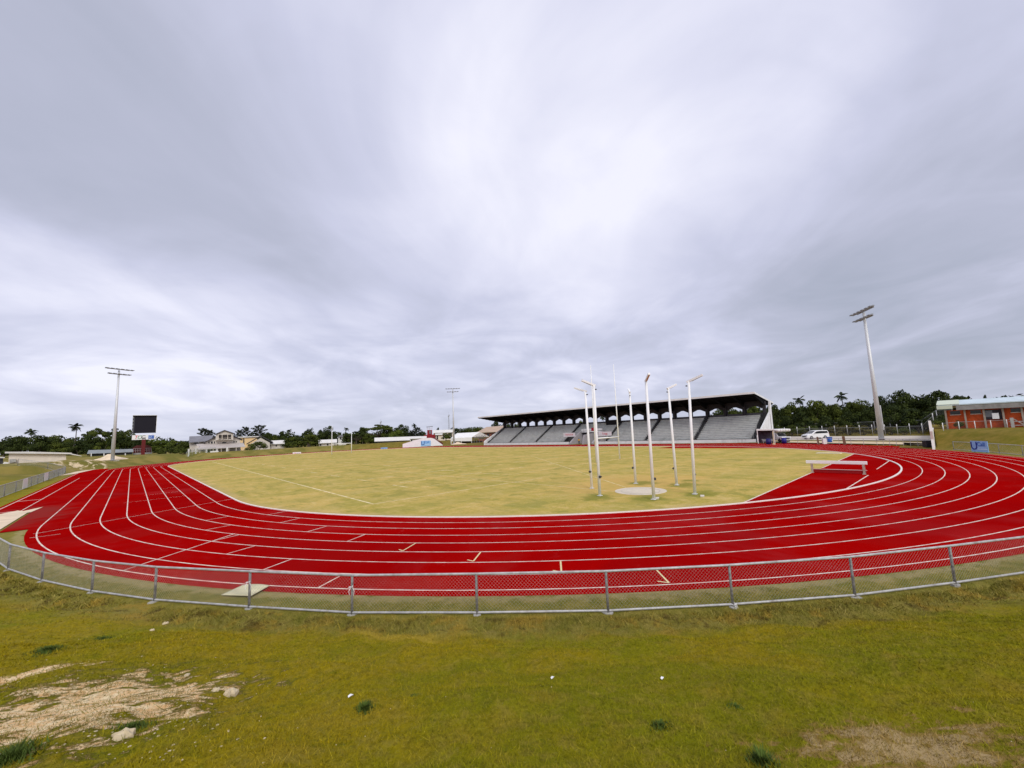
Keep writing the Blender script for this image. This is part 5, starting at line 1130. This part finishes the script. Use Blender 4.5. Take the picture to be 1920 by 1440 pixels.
def feathery(seed):
    g_ = np.random.default_rng(seed); C = []; Rr = []; tr_ = MB(); tr_.path([(0, 0, -.05), (0, 0, .95)], .020, 6, .004)
    for i in range(34):
        z = .22+.72*i/34; a_ = i*2.4; ln = (.34*(1-z)+.10)*g_.uniform(.6, 1.2)
        tip = (ln*math.cos(a_), ln*math.sin(a_), z+ln*.35); tr_.path([(0, 0, z), tip], .006, 4, .002)
        for q in (.55, .85, 1.05): C.append((tip[0]*q, tip[1]*q, z+ln*.35*q)); Rr.append(.055*g_.uniform(.7, 1.2))
    return leaf_mesh('crown', C, Rr, 34, .020, NEEDLE, .7, seed=seed, shell=.2), tr_.mesh('trunk', BARK)
def bush(seed, m_):
    g_ = np.random.default_rng(seed); C = []; Rr = []
    for i in range(14):
        a_ = g_.uniform(0, 6.28); q = g_.random()**.5; C.append((.42*q*math.cos(a_), .42*q*math.sin(a_), .15+.62*math.sqrt(1-q*q*.9)*g_.uniform(.3, 1))); Rr.append(g_.uniform(.14, .22))
    tr_ = MB()
    for i in range(5): a_ = i*1.26; tr_.path([(0, 0, -.1), (.25*math.cos(a_), .25*math.sin(a_), .5)], .02, 4, .008)
    return leaf_mesh('crown', C, Rr, 150, .034, m_, .75, seed=seed), tr_.mesh('stem', BARK)
def unit(pair):                        # crown exactly one high and .95 wide, so a tree's scale is its size
    me = pair[0]; n_ = len(me.vertices); co = np.empty(n_*3, np.float32); me.vertices.foreach_get('co', co); co = co.reshape(-1, 3)
    co[:, 2] /= np.percentile(co[:, 2], 99.7); rr = np.percentile(np.hypot(co[:, 0], co[:, 1]), 98); co[:, :2] *= .475/rr
    me.vertices.foreach_set('co', co.ravel()); me.update(); return pair
KIND = {'broad': [broad(s, LEAF) for s in (1, 2, 3, 4)], 'dark': [broad(s, LEAFD) for s in (11, 12, 13)], 'light': [broad(21, LEAFL), bush(22, LEAFL)], 'wide': [broad(31, LEAF, True), broad(32, LEAFD, True)],
        'palm': [palm(s) for s in (41, 42, 43)], 'feather': [feathery(s) for s in (51, 52)], 'bush': [bush(s, LEAF) for s in (61, 62)], 'scrub': [bush(s, OLIVE) for s in (71, 72)]}
for k_ in ('broad', 'dark', 'light', 'wide', 'bush', 'scrub', 'feather'): KIND[k_] = [unit(q_) for q_ in KIND[k_]]
TN = {'broad': 'broadleaf_tree', 'dark': 'broadleaf_tree', 'light': 'broadleaf_tree', 'wide': 'spreading_tree', 'palm': 'palm_tree', 'feather': 'feathery_tree', 'bush': 'bush', 'scrub': 'bush'}
TI = [0]
def tree(kind, px, ptop, wpx, D, label, group=None, base=None):
    p = spot(px, D); i = TI[0]; TI[0] += 1; s_ = D*FPX/math.hypot(FPX, px-960-DX)/FPX
    H = max(1.2, at(px, ptop, D).z-p.z); Wd = wpx*s_/.95
    if kind == 'palm': H = H/1.0; Wd = H
    t_ = thing(TN[kind], label, 'bush' if TN[kind] == 'bush' else 'tree', p, i*2.399, group); t_.scale = (Wd, Wd, H)
    cr, tk = KIND[kind][i % len(KIND[kind])]
    for nm, me in (('trunk' if TN[kind] != 'bush' else 'stem', tk), ('crown', cr)):
        o = bpy.data.objects.new(nm, me); COL.objects.link(o); o.parent = t_
    return t_
GL, GM, GR = 'trees behind the far left corner', 'trees behind the far bank', 'dark trees beyond the right-hand fence'
T = tree
# far left
for a in (('dark', 12, 826, 44, 222, 'dark rounded tree at the left picture edge above the shed', GL), ('palm', 61, 800, 40, 226, 'coconut palm whose crown tops the dark trees at far left', GL),
          ('dark', 42, 818, 40, 224, 'dark tree between the left picture edge and the coconut palm', GL), ('dark', 78, 816, 44, 218, 'dark tree just right of the coconut palm at far left', GL),
          ('broad', 100, 817, 40, 222, 'tree with a flat dark top right of the first coconut palm', GL), ('broad', 124, 824, 40, 216, 'low dark tree under the lone tall palm', GL),
          ('palm', 143, 789, 40, 232, 'lone tall palm with a star-shaped crown left of the left floodlight tower', GL), ('dark', 150, 827, 36, 214, 'dark round tree right below the lone tall palm', GL),
          ('wide', 180, 803, 40, 226, 'flat-topped spreading tree left of the left floodlight tower', GL), ('dark', 170, 817, 40, 218, 'dark tree under the flat-topped spreading tree', GL),
          ('broad', 197, 818, 40, 216, 'dark tree directly behind the left floodlight tower', GL), ('wide', 219, 803, 34, 230, 'spreading tree right behind the left floodlight tower', GL), ('dark', 222, 812, 36, 222, 'dark tree between the left floodlight tower and the screen', GL),
          ('broad', 240, 806, 34, 224, 'dark tree whose top shows left of the video screen', GL), ('dark', 256, 816, 34, 220, 'dark tree behind the white sign of the scoreboard', GL), ('broad', 279, 826, 30, 216, 'tree behind the red post of the scoreboard', GL),
          ('light', 302, 824, 40, 214, 'bright green bushy tree right of the scoreboard', GL), ('broad', 330, 826, 40, 218, 'bushy green tree halfway from the scoreboard to the large house', GL), ('bush', 316, 833, 34, 205, 'low green bush right of the pavilion', GL), ('broad', 350, 828, 30, 214, 'green bush-like tree touching the left wing of the large house', GL), ('bush', 344, 838, 26, 196, 'dark bush at the left side of the far gateway', GL),
          ('feather', 383, 803, 26, 262, 'feathery tree behind the roof of the large house, left one', GM), ('feather', 394, 806, 26, 264, 'feathery tree behind the roof of the large house, right one', GM),
          ('feather', 449, 806, 20, 262, 'small feathery tree peeping over the yellow house roof', GM), ('feather', 461, 800, 26, 262, 'feathery tree over the middle of the yellow house', GM), ('feather', 485, 797, 34, 258, 'tallest feathery tree, over the right end of the yellow house', GM), ('dark', 497, 812, 24, 250, 'dark tree under the tallest feathery tree', GM),
          ('bush', 484, 828, 30, 214, 'green bush in front of the dark gabled house', GM), ('bush', 470, 836, 20, 212, 'small bush left of the dark gabled house', GM), ('broad', 515, 816, 32, 262, 'grey-green tree behind the white-roofed low house', GM), ('palm', 545, 802, 20, 264, 'small dark palm standing free above the middle trees', GM),
          ('dark', 531, 809, 22, 254, 'dark tree with a ragged top left of the small free palm', GM), ('broad', 548, 820, 36, 226, 'broad green bush-like tree right of the white-roofed low house', GM), ('broad', 578, 815, 44, 226, 'wide green tree at the middle of the far bank', GM), ('palm', 580, 800, 30, 248, 'dark palm rising out of the wide green tree', GM), ('dark', 582, 806, 26, 246, 'dark tree behind the wide green tree', GM), ('dark', 600, 814, 26, 246, 'dark low tree right of the wide green tree', GM),
          ('dark', 617, 799, 32, 244, 'big dark round tree behind the left far goal post', GM), ('dark', 607, 806, 24, 248, 'dark tree joined to the left of the big round one', GM), ('palm', 647, 799, 24, 252, 'spiky dark palm between the two far goal posts', GM), ('broad', 655, 813, 26, 228, 'green tree by the right far goal post', GM), ('wide', 668, 809, 44, 226, 'layered green tree right of the right far goal post', GM), ('dark', 680, 801, 24, 240, 'dark tree left of the flat-topped umbrella tree', GM), ('broad', 690, 813, 28, 224, 'green tree in front of the flat-topped umbrella tree', GM),
          ('wide', 713, 796, 70, 246, 'wide flat-topped umbrella tree below the thin mast', GM), ('broad', 724, 801, 30, 244, 'rounded green tree under the right side of the umbrella tree', GM), ('dark', 754, 796, 36, 242, 'big dark dome-shaped tree right of the umbrella tree', GM), ('dark', 740, 804, 26, 240, 'dark tree between the umbrella tree and the dark dome', GM), ('light', 744, 807, 32, 224, 'light yellow-green tree above the long white roof', GM), ('palm', 777, 792, 22, 246, 'tousled palm left of the red tower', GM), ('feather', 782, 801, 30, 238, 'grey feathery tree under the tousled palm', GM), ('feather', 774, 808, 26, 234, 'grey feathery bush right of the light green tree', GM),
          ('dark', 822, 802, 12, 300, 'tiny dark tree over the pale roofs right of the red tower', GM), ('broad', 836, 812, 22, 226, 'dark bush left of the marquee', GM), ('broad', 868, 803, 26, 236, 'dark tree behind the marquee, left one', GM), ('broad', 883, 803, 22, 238, 'dark tree behind the marquee, middle one', GM), ('broad', 899, 801, 24, 240, 'dark tree behind the marquee, right one', GM), ('dark', 928, 790, 30, 214, 'dark tree rising behind the brown roof under the stand roof tip', GM), ('dark', 950, 789, 30, 212, 'dark tree seen under the far end of the stand roof', GM), ('broad', 972, 792, 22, 214, 'tree seen through the farthest openings of the stand', GM),
          ('broad', 1090, 789, 20, 190, 'tree seen through the stand openings left of the goal', GM), ('palm', 1133, 776, 24, 176, 'palm seen through a stand opening between the goal posts', GM)):
    tree(*a)
# right
for a in (('dark', 1352, 770, 34, 136, 'tree seen through the stand openings right of the rightmost cage pole', GR), ('broad', 1378, 764, 40, 134, 'green tree filling a stand opening near the right end', GR), ('broad', 1412, 758, 44, 132, 'green tree behind the right end of the stand', GR), ('dark', 1437, 762, 34, 138, 'dark tree just behind the white end wall of the stand', GR),
          ('dark', 1459, 759, 34, 142, 'dark tree right of the stand roof corner', GR), ('broad', 1483, 755, 46, 140, 'green rounded tree above the pickup truck', GR), ('palm', 1503, 738, 30, 144, 'wind-blown palm above the trees, nearer the stand', GR), ('broad', 1530, 751, 60, 138, 'broad green tree above the white car', GR), ('dark', 1508, 772, 44, 128, 'dark lower tree behind the white car bonnet', GR), ('broad', 1550, 752, 40, 142, 'green tree behind the rear of the white car', GR),
          ('dark', 1470, 780, 40, 130, 'dark bushy tree behind the pickup truck', GR), ('broad', 1572, 757, 40, 138, 'green tree under the taller thin palm', GR), ('palm', 1587, 729, 28, 150, 'thin tall palm standing clear of the trees', GR), ('dark', 1590, 772, 40, 128, 'dark tree below the thin tall palm', GR), ('broad', 1613, 750, 50, 140, 'bright-topped green tree left of the right floodlight tower', GR), ('dark', 1640, 765, 44, 130, 'dark tree behind the mast of the right floodlight tower', GR), ('dark', 1655, 742, 44, 140, 'dark tree top right beside the right floodlight tower', GR),
          ('dark', 1545, 780, 44, 126, 'dark tree directly over the roof of the white car', GR), ('dark', 1697, 733, 56, 136, 'tallest dark domed tree right of the floodlight tower', GR), ('dark', 1680, 760, 50, 126, 'dark tree in front of the tallest dome', GR), ('broad', 1720, 745, 44, 138, 'dark green tree between the two tallest domes', GR), ('dark', 1752, 734, 62, 136, 'second dark dome, beside the brick hall roof', GR), ('dark', 1722, 766, 50, 124, 'dark tree behind the narrow white wall', GR), ('dark', 1760, 762, 44, 124, 'dark tree against the left end of the brick hall', GR), ('dark', 1790, 742, 40, 140, 'dark tree showing over the left end of the brick hall roof', GR), ('dark', 1813, 742, 26, 142, 'small dark crown over the brick hall roof', GR), ('dark', 1858, 740, 14, 150, 'tiny dark crown over the middle of the brick hall roof', GR), ('dark', 1775, 776, 40, 118, 'dark shrub-like tree left of the brick hall wall', GR),
          ('scrub', 1566, 797, 34, 122, 'olive scrub bush right of the white car', 'scrub behind the right-hand fence'), ('scrub', 1590, 797, 40, 121, 'olive scrub bush below the thin tall palm', 'scrub behind the right-hand fence'), ('scrub', 1617, 798, 36, 120, 'brownish scrub bush left of the floodlight base', 'scrub behind the right-hand fence'), ('scrub', 1668, 800, 30, 118, 'low dull bush right of the floodlight base', 'scrub behind the right-hand fence'), ('bush', 1694, 800, 34, 117, 'low dark bush halfway from the floodlight to the narrow wall', 'scrub behind the right-hand fence'), ('bush', 1765, 793, 30, 100, 'grey-green bush between the narrow white wall and the brick hall', 'scrub behind the right-hand fence'),
          ('bush', 1480, 797, 40, 124, 'dark bush behind the fence above the pickup truck', 'scrub behind the right-hand fence'), ('bush', 1515, 798, 40, 123, 'dark bush behind the fence over the white car bonnet', 'scrub behind the right-hand fence'), ('bush', 1798, 799, 16, 83, 'small dark shrub against the brick wall', None)):
    tree(*a)
# the wood behind, one mass
def woods(name, runs, m_, seed, label):
    g_ = np.random.default_rng(seed); C = []; Rr = []; tn_ = []
    for (pa, pb, D, ya, yb, k) in runs:
        for i in range(k):
            u = g_.random(); px = pa+(pb-pa)*u; d_ = D+g_.uniform(-8, 8); p = spot(px, d_); top = at(px, ya+(yb-ya)*u+g_.uniform(-2, 7), d_).z; zz = p.z+(top-p.z)*g_.random()**.6
            C.append((p.x, p.y, zz)); Rr.append(g_.uniform(1.6, 2.9)); tn_.append(g_.random())
    o = bpy.data.objects.new(name, leaf_mesh(name, C, Rr, 70, .55, m_, .7, tones=tn_, seed=seed)); COL.objects.link(o); tag(o, label, 'wood', kind='stuff')
woods('far_woods', [(-60, 360, 262, 824, 826, 150), (470, 720, 270, 817, 812, 190), (690, 800, 285, 812, 812, 60), (840, 1000, 280, 806, 800, 80)], LEAFD, 5, 'far dark wood behind the houses on the left')
woods('side_woods', [(1330, 1560, 156, 774, 768, 110), (1540, 1800, 152, 766, 758, 150), (1780, 2050, 150, 752, 748, 80)], LEAFD, 6, 'dark wood filling the gaps behind the trees on the right')
bpy.context.view_layer.update()
